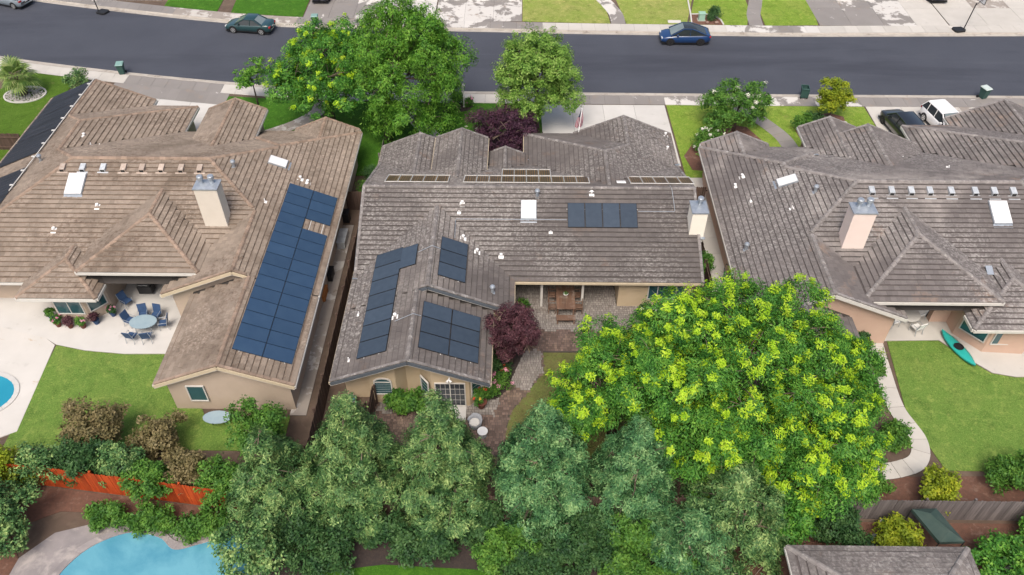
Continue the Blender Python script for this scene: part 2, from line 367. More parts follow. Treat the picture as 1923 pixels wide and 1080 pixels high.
# ================================================================ ground, road, pavements
_xs = np.linspace(-130, 130, 521)
def smooth_curve(pts):
    px, py = zip(*pts); y = np.interp(_xs, px, py); k = np.hanning(33); k /= k.sum()
    yp = np.concatenate([np.full(16, y[0]), y, np.full(16, y[-1])])
    return np.convolve(yp, k, 'valid')
_ny = smooth_curve([(-130, 99), (-75, 77.5), (-49.1, 69), (-38, 66.6), (-27.8, 64.8), (-17.9, 63.55), (-8, 63.3), (5, 63.2), (25, 63.1), (130, 63.1)])
_fy = smooth_curve([(-130, 110), (-75, 88.2), (-51.3, 80.9), (-42.7, 78.8), (-31, 76.3), (-24.3, 75.3), (-12, 74.75), (-4, 74.6), (6, 74.2), (27, 73.9), (48, 74.3), (130, 76)])
def near(x): return float(np.interp(x, _xs, _ny))
def far(x): return float(np.interp(x, _xs, _fy))
def strip(name, fa, fb, z, mat, x0=-125, x1=125, step=1.0, za=None, parent=None):
    xs = np.arange(x0, x1 + 1e-6, step); b = MB()
    za = z if za is None else za
    for u, v in zip(xs[:-1], xs[1:]):
        b.face([(u, fa(u), za), (v, fa(v), za), (v, fb(v), z), (u, fb(u), z)])
    return b.build(name, mat, parent)
g_ = MB(); g_.face([(-400, -150, -.06), (400, -150, -.06), (400, 500, -.06), (-400, 500, -.06)])
struct(g_.build('ground', M['soil']))
struct(strip('road', lambda x: near(x) - .05, lambda x: far(x) + .05, 0.0, M['asphalt']))
struct(strip('garden_soil', lambda x: -60, lambda x: near(x) - .62, .08, M['soil'], step=5))
struct(strip('far_garden_soil', lambda x: far(x) + .62, lambda x: 160, .08, M['soil'], step=5))
def kerb(name, f, sgn):
    xs = np.arange(-124, 124.1, 1.5)
    root = strip(name, (lambda x: f(x)) if sgn > 0 else (lambda x: f(x) - .44), (lambda x: f(x) + .44) if sgn > 0 else (lambda x: f(x)), .012, M['curb'], -124, 124, 1.5)
    struct(root)
    for u, v in zip(xs[:-1], xs[1:]):
        if v < -62 or u > 62: continue
        b = MB(); g = .006
        pr = [(.44, .012), (.47, .09), (.52, .128), (.62, .132), (.62, -.02), (.44, -.02)]
        vv = []
        for x in (u + g, v - g):
            for d, z in pr: vv.append((x, f(x) + sgn * d, z))
        n = len(pr)
        fs_ = [(i, (i + 1) % n, (i + 1) % n + n, i + n) for i in range(n)]
        b.raw(vv, fs_ + [tuple(range(n - 1, -1, -1)), tuple(range(n, 2 * n))])
        b.build('kerb_stone', M['curb'], root)
kerb('kerb', near, -1); kerb('far_kerb', far, 1)
def slab(parent, pts, mat, zt=.13, name='slab', g=.008):
    cx = sum(p[0] for p in pts) / len(pts); cy = sum(p[1] for p in pts) / len(pts)
    q = []
    for x, y in pts:
        dx, dy = cx - x, cy - y; q.append((x + math.copysign(min(g, abs(dx)), dx), y + math.copysign(min(g, abs(dy)), dy)))
    z = zt + rng.uniform(-.002, .002)
    return MB().prism(q, .04, z).build(name, mat, parent)
def sidewalk(name, f, d0, d1, step, pick):
    base = strip(name, (lambda x: f(x) + min(d0, d1)), (lambda x: f(x) + max(d0, d1)), .10, M['sand'], -60, 60, 1.5)
    struct(base)
    xs = np.arange(-59, 59.1, step)
    for u, v in zip(xs[:-1], xs[1:]):
        m = pick((u + v) / 2)
        if m: slab(base, [(u, f(u) + d0), (v, f(v) + d0), (v, f(v) + d1), (u, f(u) + d1)], M[m])
def pick_near(x):
    if 1.5 < x < 12.4: return 'concwet'
    if 12.4 <= x < 20: return 'concpatch'
    if x < -26 and x > -36: return 'concwet'
    if 20 <= x < 29.5: return 'concpatch' if int(x) % 3 else 'concwet'
    if x >= 29.5: return 'concwet'
    return 'conc'
def pick_far(x):
    if -8.8 < x < 2: return 'concpatch' if x < -3 else 'concwet'
    if 20 < x < 30: return 'concpatch'
    if -36 < x < -22: return 'concbrown'
    if x < -36 or -22 <= x <= -15: return 'concwet'
    return 'conc'
sidewalk('pavement', near, -.64, -2.1, 1.3, pick_near)
sidewalk('far_pavement', far, .64, 2.1, 1.3, pick_far)
def lawn(name, pts, mat, z=.125):
    return struct(MB().prism(pts, .02, z).build(name, M[mat]))
def grid_slabs(name, x0, x1, y0, y1, nx, ny, mat, skew=0.0, zt=.13, topf=None, mats=None):
    """driveway of cast slabs; skew shifts x with y; topf(x) gives the far edge"""
    f = topf or (lambda x: y1)
    base = MB().prism([(x0, y0), (x1, y0), (x1 + skew, f(x1)), (x0 + skew, f(x0))], .02, zt - .03).build(name, M['sand']); struct(base)
    for i in range(nx):
        for j in range(ny):
            pt = []
            for a, b in ((i, j), (i + 1, j), (i + 1, j + 1), (i, j + 1)):
                x = x0 + (x1 - x0) * a / nx; t = b / ny; pt.append((x + skew * t, y0 + (f(x) - y0) * t))
            slab(base, pt, M[mats[(i, j)] if mats and (i, j) in mats else mat], zt, 'slab', .01)
    return base
# front of the middle house
grid_slabs('driveway', 1.9, 12.6, 52.0, 60.98, 4, 3, 'concwhite', -.2, mats={(i, 2): 'concwhite' for i in range(4)})
lawn('front_lawn', [(-16.8, 50.5), (-16.6, 61.25), (1.85, 61.05), (1.9, 52), (-.5, 50.5)], 'grassdk')
def path_strip(name, pts, w, mat, n=8, zt=.14):
    pts = [Vector((x, y)) for x, y in pts]
    # catmull-rom
    out = []
    P_ = [pts[0] * 2 - pts[1]] + pts + [pts[-1] * 2 - pts[-2]]
    for i in range(1, len(P_) - 2):
        for k in range(n):
            t = k / n; a, b, c, d = P_[i - 1:i + 3]
            out.append(.5 * ((2 * b) + (c - a) * t + (2 * a - 5 * b + 4 * c - d) * t * t + (3 * b - a - 3 * c + d) * t ** 3))
    out.append(pts[-1])
    L_, R_ = [], []
    for i, p in enumerate(out):
        d = (out[min(i + 1, len(out) - 1)] - out[max(i - 1, 0)]).normalized(); q = Vector((-d.y, d.x)) * w / 2
        L_.append(p + q); R_.append(p - q)
    base = MB()
    for i in range(len(out) - 1): base.prism([L_[i], R_[i], R_[i + 1], L_[i + 1]], .02, zt - .02)
    o = struct(base.build(name, M['sand']))
    st = max(1, n // 2)
    for i in range(0, len(out) - 1, st):
        j = min(i + st, len(out) - 1)
        poly = [L_[k] for k in range(i, j + 1)] + [R_[k] for k in range(j, i - 1, -1)]
        slab(o, [tuple(p) for p in poly], M[mat], zt, 'slab', .012)
    return o
path_strip('front_walk', [(-9.6, 61.0), (-8.9, 58.6), (-7.6, 56.6), (-6.4, 54.6), (-5.6, 51.6)], 1.25, 'conc')
# bed with the lamp post
MB().prism([(-6.6, 59.6), (-5.6, 59.5), (-4.5, 59.9), (-4.0, 60.7), (-4.2, 61.05), (-6.6, 61.1)], .05, .15).build('planting_bed', M['mulch'])['kind'] = 'structure'
MB().prism([(-5.4, 51.0), (-4.6, 54.2), (-2.4, 56.4), (.6, 56.9), (1.85, 55.2), (1.8, 51)], .05, .15).build('planting_bed', M['mulch'])['kind'] = 'structure'
# right-hand front yard
lawn('front_lawn', [(12.8, 49.5), (12.55, 61.0), (29.5, 60.95), (29.6, 57.8), (29.4, 50), (20, 49.8)], 'grass')
path_strip('front_walk', [(18.6, 61.0), (19.6, 59.6), (20.8, 57.6), (21.6, 55.6), (22.0, 52)], 1.35, 'concwet')
MB().prism([(13.4, 51.5), (13.0, 53.4), (14.0, 55.2), (15.6, 56.6), (17.6, 58.0), (18.8, 57.6), (19.6, 55.8), (19.9, 52.5), (19, 51)], .05, .15).build('planting_bed', M['mulchr'])['kind'] = 'structure'
MB().prism([(22.8, 56.2), (22.7, 57.8), (24.0, 59.2), (26.2, 59.9), (27.3, 59.3), (27.2, 57.8), (25.8, 57.1), (24.6, 56.9), (24.2, 55.8)], .05, .15).build('planting_bed', M['mulchr'])['kind'] = 'structure'
grid_slabs('driveway', 29.65, 44.5, 52.5, 60.98, 5, 3, 'conc', 0, mats={(2, 2): 'concbrown', (3, 2): 'concbrown', (4, 1): 'concbrown'})
# left-hand front yard
grid_slabs('driveway', -37.2, -25.7, 54.0, 62.0, 4, 3, 'concwhite', .0, topf=lambda x: near(x) - 4.0)
strip('driveway_apron', lambda x: near(x) - 4.0, lambda x: near(x) - 2.1, .128, M['concwet'], -36.4, -25.6, .9)['kind'] = 'structure'
lawn('front_lawn', [(-25.6, 50.5), (-25.6, 62.0), (-16.9, 61.2), (-16.9, 50.5)], 'grassdk')
path_strip('front_walk', [(-17.4, 61.2), (-17.3, 59.6), (-18.6, 57.8), (-20.4, 56.4), (-22.4, 55.3)], 1.3, 'concbrown')
lawn('turf_lawn', [(-39.9, 50), (-39.9, 56), (-40.1, near(-40.1) - 2.15), (-44.3, near(-44.3) - 2.15), (-46.2, 62.9), (-47.5, 60), (-47.5, 50)], 'turf')
grid_slabs('driveway', -56, -47.6, 50, 66, 3, 4, 'conc', 0, topf=lambda x: near(x) - 2.1)
# far side of the street
lawn('far_lawn', [(-29.7, far(-29.7) + 2.15), (-22.2, far(-22.2) + 2.15), (-22.4, 90), (-30.6, 90)], 'grassdk')
lawn('far_lawn', [(-37.0, far(-37) + 2.15), (-31.2, far(-31.2) + 2.15), (-31.6, 90), (-37.6, 90)], 'grassdk')
lawn('far_lawn', [(.1, far(0) + 2.3), (8.9, far(8.9) + 2.15), (8.0, 90), (.1, 90)], 'grassy')
lawn('far_lawn', [(10.5, far(10.5) + 2.15), (16.5, far(16.5) + 2.15), (17.9, 82), (17.9, 90), (9.0, 90)], 'grassy')
lawn('far_lawn', [(16.7, far(16.5) + 2.15), (22.5, far(22.5) + 2.15), (23.4, 79.5), (23.7, 90), (18.1, 90), (18.1, 82)], 'grass')
lawn('far_lawn', [(24.3, far(24.5) + 2.15), (29.6, far(29.6) + 2.3), (30.2, 82), (30.6, 90), (25.2, 90), (24.4, 80)], 'grass')
path_strip('far_walk', [(9.7, far(9.7) + 2.1), (9.6, 78.4), (9.0, 80.5), (8.2, 83), (7.6, 88)], 1.45, 'concpatch')
path_strip('far_walk', [(23.4, far(23.4) + 2.1), (23.6, 78.4), (24.3, 81), (25, 84)], 1.4, 'concwet')
grid_slabs('far_driveway', -8.7, .05, far(-4) + 2.1, 92, 3, 4, 'concpatch')
grid_slabs('far_driveway', 29.75, 42.6, far(35) + 2.1, 92, 4, 4, 'concpatch', mats={(3, j): 'conc' for j in range(4)} | {(0, j): 'concwet' for j in range(4)} | {(1, 0): 'concwet'})
grid_slabs('far_driveway', 42.7, 58, far(46) + 2.1, 92, 4, 4, 'conc', mats={(1, 1): 'concbrown'})
grid_slabs('far_driveway', -22.1, -14.5, far(-18) + 2.1, 92, 3, 4, 'concwet', mats={(2, j): 'concpatch' for j in range(4)})
grid_slabs('far_driveway', -14.4, -8.8, far(-11) + 2.1, 92, 2, 4, 'concwhite')
grid_slabs('far_driveway', -48, -37.7, far(-42) + 2.4, 92, 3, 4, 'concbrown')
# backyards
lawn('back_lawn', [(1.5, 32.5), (1.5, 31), (.55, 29.4), (-.4, 28), (-.75, 26.3), (-.3, 25), (13, 25), (13, 32.6)], 'grassdry')
MB().prism([(-1.9, 28.9), (-1.2, 28.95), (-.55, 29.7), (-.35, 30.6), (.0, 31.6), (.4, 32.9), (.1, 34.6), (-1.9, 34.6)], .05, .14).build('planting_bed', M['mulch'])['kind'] = 'structure'
# left yard
struct(MB().prism([(-34, 38.9), (-34, 36), (-32.5, 34.2), (-29.3, 33.3), (-28.45, 32.8), (-26.5, 32.35), (-24, 32.1), (-20.6, 32.15), (-19.2, 32.4), (-19.2, 39.2)], .02, .13).build('patio', M['concwhite']))
struct(MB().prism([(-48, 36), (-34, 36), (-32.5, 34.2), (-29.3, 33.3), (-28.5, 32.75), (-27.9, 26.3), (-29.2, 25.6), (-48, 25.2)], .02, .134).build('pool_deck', M['deckconc']))
lawn('back_lawn', [(-28.4, 32.75), (-26.5, 32.3), (-24, 32.05), (-20.6, 32.1), (-19.2, 32.3), (-18.6, 29), (-17.7, 27.4), (-12.9, 27.5), (-12.9, 25.2), (-28.2, 25.2)], 'grassback')
# right yard
lawn('back_lawn', [(22.75, 33.7), (25.9, 33.8), (27.1, 32.3), (28.1, 31.2), (29.4, 30.9), (36, 31), (36, 24.4), (22.9, 24.4), (22.4, 26.6), (22.1, 28.4)], 'grassback')
path_strip('garden_path', [(22.1, 35.0), (21.75, 31.6), (21.6, 28.6), (22.1, 26.4), (21.6, 25.0), (20.2, 24.4), (18.6, 24.2)], 1.0, 'conc')
struct(MB().prism([(20.5, 33.4), (22.7, 33.75), (26.0, 33.85), (27.2, 32.35), (28.2, 31.25), (29.5, 30.95), (33, 31), (33, 38), (20.5, 38)], .02, .128).build('patio', M['conc']))
# side paths
grid_slabs('side_path', 12.65, 14.0, 36.4, 50.5, 1, 8, 'conc', .0)
grid_slabs('side_path', -12.95, -12.0, 27.6, 44.5, 1, 9, 'concbrown', .1)
# paver terrace of the middle house
def in_poly(x, y, pl):
    c = False; n = len(pl); j = n - 1
    for i in range(n):
        if (pl[i][1] > y) != (pl[j][1] > y) and x < (pl[j][0] - pl[i][0]) * (y - pl[i][1]) / (pl[j][1] - pl[i][1]) + pl[i][0]: c = not c
        j = i
    return c
T1 = [(-.3, 38.9), (-.3, 36.1), (.1, 34.6), (.4, 32.9), (.0, 31.6), (-.35, 30.6), (-.55, 29.7), (-1.2, 28.95), (-8.2, 28.7), (-8.2, 25), (-.35, 25), (-.75, 26.3), (-.4, 28), (.55, 29.4), (1.5, 31), (1.5, 32.55), (12.4, 32.65), (12.4, 36.6), (6.3, 36.6), (6.3, 38.9)]
DRYP = [[(-.3, 34.4), (12.3, 34.35), (12.3, 38.8), (-.3, 38.8)], [(-.9, 29.9), (.75, 29.6), (1.55, 31.2), (1.2, 32.6), (.3, 32.9), (-.3, 31)], [(-3, 27.7), (-1.3, 27.75), (-1.1, 29.2), (-3, 28.6)], [(-8.1, 27.9), (-6.2, 27.9), (-5.6, 28.8), (-8.1, 28.8)]]
terr = struct(MB().prism(T1, .02, .118).build('terrace', M['sand']))
for nm, mt, dry in (('pavers', 'paver', False), ('dry_pavers', 'paverdry', True)):
    b = MB(); rg = random.Random(5)
    y = 24.9
    while y < 38.9:
        x = -8.3 + rg.uniform(0, .2)
        while x < 12.4:
            w = rg.choice((.12, .18, .18, .24)); cx, cy = x + w / 2, y + .09
            zz = .128 + rg.uniform(0, .006)
            if in_poly(cx, cy, T1) and any(in_poly(cx + .12 * math.sin(cy * 5), cy + .1 * math.sin(cx * 4), d) for d in DRYP) == dry:
                n = len(b.v); g = .006
                x0, x1, y0, y1 = x + g, x + w - g, y + g, y + .18 - g; e = .007
                b.v += [(x0 + e, y0 + e, zz), (x1 - e, y0 + e, zz), (x1 - e, y1 - e, zz), (x0 + e, y1 - e, zz), (x0, y0, zz - .025), (x1, y0, zz - .025), (x1, y1, zz - .025), (x0, y1, zz - .025)]
                for f in ((0, 1, 2, 3), (4, 5, 1, 0), (5, 6, 2, 1), (6, 7, 3, 2), (7, 4, 0, 3)): b.f.append(tuple(i + n for i in f)); b.m.append(0)
            x += w
        y += .18
    b.build(nm, M[mt], terr, kind='stuff')
# ================================================================ houses
PT = .415                       # roof pitch
CAMP = Vector((0, 0, 37))
class Block:
    def __init__(s, axis, x0, x1, y0, y1, e=2.7, lo='gable', hi='gable'):
        s.axis, s.x0, s.x1, s.y0, s.y1, s.e, s.lo, s.hi = axis, x0, x1, y0, y1, e, lo, hi
        s.half = ((x1 - x0) if axis == 'y' else (y1 - y0)) / 2
        s.zr = e + PT * s.half
    def h(s, x, y, tol=0.0):
        if x < s.x0 - tol or x > s.x1 + tol or y < s.y0 - tol or y > s.y1 + tol: return -9
        if s.axis == 'y':
            v = min(x - s.x0, s.x1 - x); a, b = y - s.y0, s.y1 - y
        else:
            v = min(y - s.y0, s.y1 - y); a, b = x - s.x0, s.x1 - x
        if s.lo == 'hip': v = min(v, a)
        if s.hi == 'hip': v = min(v, b)
        return s.e + PT * v
    def faces(s):
        x0, x1, y0, y1, k = s.x0, s.x1, s.y0, s.y1, s.half
        a = k if s.lo == 'hip' else 0; b = k if s.hi == 'hip' else 0
        if s.axis == 'y':
            xc = (x0 + x1) / 2
            out = [([(x0, y0), (x0, y1), (xc, y1 - b), (xc, y0 + a)], (x0, y0), (1, 0)), ([(x1, y0), (x1, y1), (xc, y1 - b), (xc, y0 + a)], (x1, y0), (-1, 0))]
            if a: out.append(([(x0, y0), (x1, y0), (xc, y0 + a)], (x0, y0), (0, 1)))
            if b: out.append(([(x0, y1), (x1, y1), (xc, y1 - b)], (x0, y1), (0, -1)))
        else:
            yc = (y0 + y1) / 2
            out = [([(x0, y0), (x1, y0), (x1 - b, yc), (x0 + a, yc)], (x0, y0), (0, 1)), ([(x0, y1), (x1, y1), (x1 - b, yc), (x0 + a, yc)], (x0, y1), (0, -1))]
            if a: out.append(([(x0, y0), (x0, y1), (x0 + a, yc)], (x0, y0), (1, 0)))
            if b: out.append(([(x1, y0), (x1, y1), (x1 - b, yc)], (x1, y0), (-1, 0)))
        return out
    def ridges(s):
        x0, x1, y0, y1, k, e, z = s.x0, s.x1, s.y0, s.y1, s.half, s.e, s.zr
        a = k if s.lo == 'hip' else 0; b = k if s.hi == 'hip' else 0
        out = []
        if s.axis == 'y':
            xc = (x0 + x1) / 2
            out.append(((xc, y0 + a, z), (xc, y1 - b, z)))
            if a: out += [((x0, y0, e), (xc, y0 + a, z)), ((x1, y0, e), (xc, y0 + a, z))]
            if b: out += [((x0, y1, e), (xc, y1 - b, z)), ((x1, y1, e), (xc, y1 - b, z))]
        else:
            yc = (y0 + y1) / 2
            out.append(((x0 + a, yc, z), (x1 - b, yc, z)))
            if a: out += [((x0, y0, e), (x0 + a, yc, z)), ((x0, y1, e), (x0 + a, yc, z))]
            if b: out += [((x1, y0, e), (x1 - b, yc, z)), ((x1, y1, e), (x1 - b, yc, z))]
        return out
    def eaves(s):
        """(p, q, outward) of eave edges and gable ends"""
        x0, x1, y0, y1 = s.x0, s.x1, s.y0, s.y1
        W_, E_, S_, N_ = ((x0, y0), (x0, y1), (-1, 0)), ((x1, y0), (x1, y1), (1, 0)), ((x0, y0), (x1, y0), (0, -1)), ((x0, y1), (x1, y1), (0, 1))
        ev = [W_, E_] if s.axis == 'y' else [S_, N_]
        gb = []
        for side, k in ((S_ if s.axis == 'y' else W_, s.lo), (N_ if s.axis == 'y' else E_, s.hi)):
            (ev if k == 'hip' else gb).append(side)
        return ev, gb
def clip(poly, cp):
    out = poly; n = len(cp)
    for i in range(n):
        ax, ay = cp[i]; bx_, by_ = cp[(i + 1) % n]; inp = out; out = []
        if not inp: return []
        sd_ = [(bx_ - ax) * (p[1] - ay) - (by_ - ay) * (p[0] - ax) for p in inp]
        for j in range(len(inp)):
            p, q, u, v = inp[j - 1], inp[j], sd_[j - 1], sd_[j]
            if (u >= -1e-9) != (v >= -1e-9):
                t = u / (u - v); out.append((p[0] + (q[0] - p[0]) * t, p[1] + (q[1] - p[1]) * t))
            if v >= -1e-9: out.append(q)
    return out
EXP, TW, TT = .345, .33, .085
EXPP = EXP * math.cos(math.atan(PT))
def add_tile(mb, cp, o, a, u, z, d0, d1, jt):
    """one tile: wedge with its thick end down the slope"""
    n = len(mb.v); k = len(cp)
    def P3(p, dz): return (o[0] + a[0] * p[0] + u[0] * p[1], o[1] + a[1] * p[0] + u[1] * p[1], z + PT * p[1] + dz)
    sm = sum(p[0] for p in cp) / k
    top = []
    for p in cp:
        t = min(1, max(0, (p[1] - d0) / (d1 - d0))); top.append(TT * (1 - t) + .004 * t + jt * (p[0] - sm) / TW)
    mb.v += [P3(p, t) for p, t in zip(cp, top)] + [P3(p, t - .016) for p, t in zip(cp, top)]
    ds = d0 + EXPP - .04            # above this line the course shadow is painted as a darker strip
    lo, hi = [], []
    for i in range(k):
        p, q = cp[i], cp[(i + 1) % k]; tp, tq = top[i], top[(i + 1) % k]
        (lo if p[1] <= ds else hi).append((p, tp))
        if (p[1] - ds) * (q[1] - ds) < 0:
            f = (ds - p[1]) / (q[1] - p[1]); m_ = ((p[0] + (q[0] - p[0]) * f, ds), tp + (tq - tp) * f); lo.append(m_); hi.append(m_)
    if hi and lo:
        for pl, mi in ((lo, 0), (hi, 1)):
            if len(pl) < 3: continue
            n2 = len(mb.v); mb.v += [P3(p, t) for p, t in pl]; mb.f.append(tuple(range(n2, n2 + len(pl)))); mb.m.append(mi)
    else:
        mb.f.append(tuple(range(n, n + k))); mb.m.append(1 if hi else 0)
    for i in range(k):
        j = (i + 1) % k
        if cp[i][1] > d1 - .01 and cp[j][1] > d1 - .01: continue
        mb.f.append((n + i + k, n + j + k, n + j, n + i)); mb.m.append(0)
def roof_z(blocks, x, y): return max(b.h(x, y) for b in blocks)
def build_roof(root, blocks, tm, cm, keep, fascia, barge, n_single=300):
    """keep(x,y) tells whether a tile there may be one of the single tiles"""
    deck = MB(); stuff = MB(); singles = []
    rg = random.Random(3)
    for bi, b in enumerate(blocks):
        for fi, (poly, o, u) in enumerate(b.faces()):
            a = (u[1], -u[0])
            sd2 = [((x - o[0]) * a[0] + (y - o[1]) * a[1], (x - o[0]) * u[0] + (y - o[1]) * u[1]) for x, y in poly]
            ar = sum(sd2[i][0] * sd2[(i + 1) % len(sd2)][1] - sd2[(i + 1) % len(sd2)][0] * sd2[i][1] for i in range(len(sd2)))
            if ar < 0: sd2.reverse()
            zo = b.e + bi * .0025
            deck.face([(o[0] + a[0] * s_ + u[0] * d, o[1] + a[1] * s_ + u[1] * d, zo + PT * d - .035) for s_, d in sd2])
            smin = min(p[0] for p in sd2); smax = max(p[0] for p in sd2); dmax = max(p[1] for p in sd2)
            rows = int(math.ceil(dmax / EXPP))
            for r in range(rows):
                d0 = r * EXPP - (.04 if r == 0 else 0); d1 = (r + 1) * EXPP + .10
                s_ = smin - (TW / 2 if r % 2 else 0) - rg.uniform(0, .05)
                while s_ < smax:
                    cs, cd = s_ + TW / 2, (d0 + d1) / 2
                    X, Y = o[0] + a[0] * cs + u[0] * cd, o[1] + a[1] * cs + u[1] * cd
                    hz = b.e + PT * cd; skip = False
                    for bj, ob in enumerate(blocks):
                        if bj == bi: continue
                        hh = ob.h(X, Y)
                        if hh > hz + .2 or (bj < bi and abs(hh - hz) < .02): skip = True; break
                    if skip: s_ += TW; continue
                    quad = [(s_ + .002, d0), (s_ + TW - .002, d0), (s_ + TW - .002, d1), (s_ + .002, d1)]
                    cp = clip(quad, sd2) if r else clip([(p[0], max(p[1], 0)) for p in quad], sd2)
                    if len(cp) >= 3:
                        jz = rg.uniform(0, .008) + (.014 if rg.random() < .04 else 0); jt = rg.uniform(-.008, .008)
                        full = r > 0 and len(cp) == 4 and abs(min(p[0] for p in cp) - quad[0][0]) < 1e-4 and abs(max(p[0] for p in cp) - quad[1][0]) < 1e-4 and abs(max(p[1] for p in cp) - d1) < 1e-4
                        if full and keep(X, Y):
                            singles.append(((Vector((X, Y, hz)) - CAMP).length, o, a, u, s_, d0, zo + jz))
                            s_ += TW; continue
                        if r == 0: cp = [(p[0], p[1] - .05 if p[1] < 1e-6 else p[1]) for p in cp]
                        add_tile(stuff, cp, o, a, u, zo + jz, d0, d1, jt)
                    s_ += TW
    singles.sort(key=lambda t: t[0])
    for t in singles[n_single:]:
        _, o, a, u, s_, d0, z = t; d1 = d0 + EXPP + .10
        add_tile(stuff, [(s_ + .002, d0), (s_ + TW - .002, d0), (s_ + TW - .002, d1), (s_ + .002, d1)], o, a, u, z, d0, d1, 0)
    roof = deck.build('roof', M['deck'], root)
    stuff.build('roof_tiles', [M[tm], M[tm + 'lapshade']], roof, kind='stuff')
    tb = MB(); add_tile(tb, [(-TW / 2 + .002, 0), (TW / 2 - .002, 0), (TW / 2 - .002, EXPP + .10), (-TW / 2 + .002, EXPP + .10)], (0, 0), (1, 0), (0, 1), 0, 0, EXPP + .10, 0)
    proto = None; off = root_off(roof)
    for _, o, a, u, s_, d0, z in singles[:n_single]:
        if proto is None:
            t = tb.build('tile', [M[tm], M[tm + 'lapshade']]); proto = t.data; t.parent = roof
        else:
            t = bpy.data.objects.new('tile', proto); C.objects.link(t); t.parent = roof
        cs = s_ + TW / 2
        t.location = Vector((o[0] + a[0] * cs + u[0] * d0, o[1] + a[1] * cs + u[1] * d0, z + PT * d0)) - off
        t.rotation_euler = (rg.uniform(-.012, .012), rg.uniform(-.015, .015), math.atan2(a[1], a[0]) + rg.uniform(-.006, .006))
    # ridge and hip caps
    caps = MB()
    for bi, b in enumerate(blocks):
        for p, q in b.ridges():
            p, q = Vector(p), Vector(q); Ln = (q - p).length; n = max(1, int(Ln / .36)); d = (q - p) / Ln
            sx = Vector((-d.y, d.x, 0)).normalized()
            for i in range(n):
                A, B = p + d * (Ln * i / n), p + d * (Ln * (i + 1) / n + .04); m_ = (A + B) / 2
                if any(bj != bi and (ob.h(m_.x, m_.y) > m_.z + .03 or (bj < bi and abs(ob.h(m_.x, m_.y) - m_.z) < .03)) for bj, ob in enumerate(blocks)): continue
                if abs(d.z) > .05 and any(bj != bi and ob.h(m_.x, m_.y) > m_.z - .02 for bj, ob in enumerate(blocks)): continue
                vv = []
                for P_, lift in ((A, .125), (B, .095)):
                    for k, w_, dz in ((-1, .15, -.115), (-.6, .15, -.02), (0, 0, .012), (.6, .15, -.02), (1, .15, -.115)):
                        vv.append(P_ + sx * (k * w_ if k else 0) + Vector((0, 0, lift + dz + rg.uniform(0, .004))))
                caps.raw(vv, [(i_, i_ + 1, i_ + 6, i_ + 5) for i_ in range(4)] + [(0, 1, 2, 3, 4)])
    caps.build('ridge_caps', M[cm], roof, kind='stuff')
    # fascia / gutters and barge boards
    fa = MB(); ba = MB(); rk = MB(); gw = []
    for bi, b in enumerate(blocks):
        ev, gb = b.eaves()
        for p, q, n_ in ev:
            Ln = math.hypot(q[0] - p[0], q[1] - p[1]); N_ = max(1, int(Ln / .4)); run = None
            for i in range(N_ + 1):
                ok = False
                if i < N_:
                    t = (i + .5) / N_; x, y = p[0] + (q[0] - p[0]) * t + n_[0] * .03, p[1] + (q[1] - p[1]) * t + n_[1] * .03
                    ok = not any(bj != bi and ob.h(x, y) > b.e - .05 for bj, ob in enumerate(blocks))
                if ok and run is None: run = i
                if not ok and run is not None:
                    A = (p[0] + (q[0] - p[0]) * run / N_ + n_[0] * .02, p[1] + (q[1] - p[1]) * run / N_ + n_[1] * .02, b.e - .10)
                    B = (p[0] + (q[0] - p[0]) * i / N_ + n_[0] * .02, p[1] + (q[1] - p[1]) * i / N_ + n_[1] * .02, b.e - .10)
                    MB().beam(A, B, .13 + .003 * bi, .15 + .004 * bi).build('gutter', M[fascia], roof); run = None
        for p, q, n_ in gb:
            cx, cy = (p[0] + q[0]) / 2, (p[1] + q[1]) / 2
            if any(bj != bi and ob.h(cx + n_[0] * .05, cy + n_[1] * .05) > b.zr - .25 for bj, ob in enumerate(blocks)): continue
            apex = (cx, cy, b.zr)
            for end in (p, q):
                segs = 14; ok_run = []
                for i in range(segs):
                    t = (i + .5) / segs; x, y, z = end[0] + (cx - end[0]) * t + n_[0] * .04, end[1] + (cy - end[1]) * t + n_[1] * .04, b.e + (b.zr - b.e) * t
                    if not any(bj != bi and ob.h(x, y) > z - .02 for bj, ob in enumerate(blocks)): ok_run.append(i)
                if not ok_run: continue
                t0, t1 = ok_run[0] / segs, (ok_run[-1] + 1) / segs
                def pt(t, dz, out=0.0): return (end[0] + (cx - end[0]) * t + n_[0] * out, end[1] + (cy - end[1]) * t + n_[1] * out, b.e + (b.zr - b.e) * t + dz)
                bb = MB().beam(pt(t0, -.10, .03), pt(t1, -.10, .03), .045, .20 + .003 * bi).build('barge_board', M[barge], root)
                MB().beam(pt(t0, -.215, .015), pt(t1, -.215, .015), .06, .05 + .002 * bi).build('trim', M['trimw'], bb)
                for i in range(max(1, int(b.half / .38))):
                    n2 = max(1, int(b.half / .38)); ta, tb_ = i / n2, (i + 1) / n2
                    if ta < t0 - .01 or tb_ > t1 + .01: continue
                    rk.beam(pt(ta, .085, -.07), pt(tb_, .07, -.07), .17, .06)
            gw.append((b, p, q, n_))
    rk.build('rake_tiles', M[cm], roof, kind='stuff')
    return roof, gw
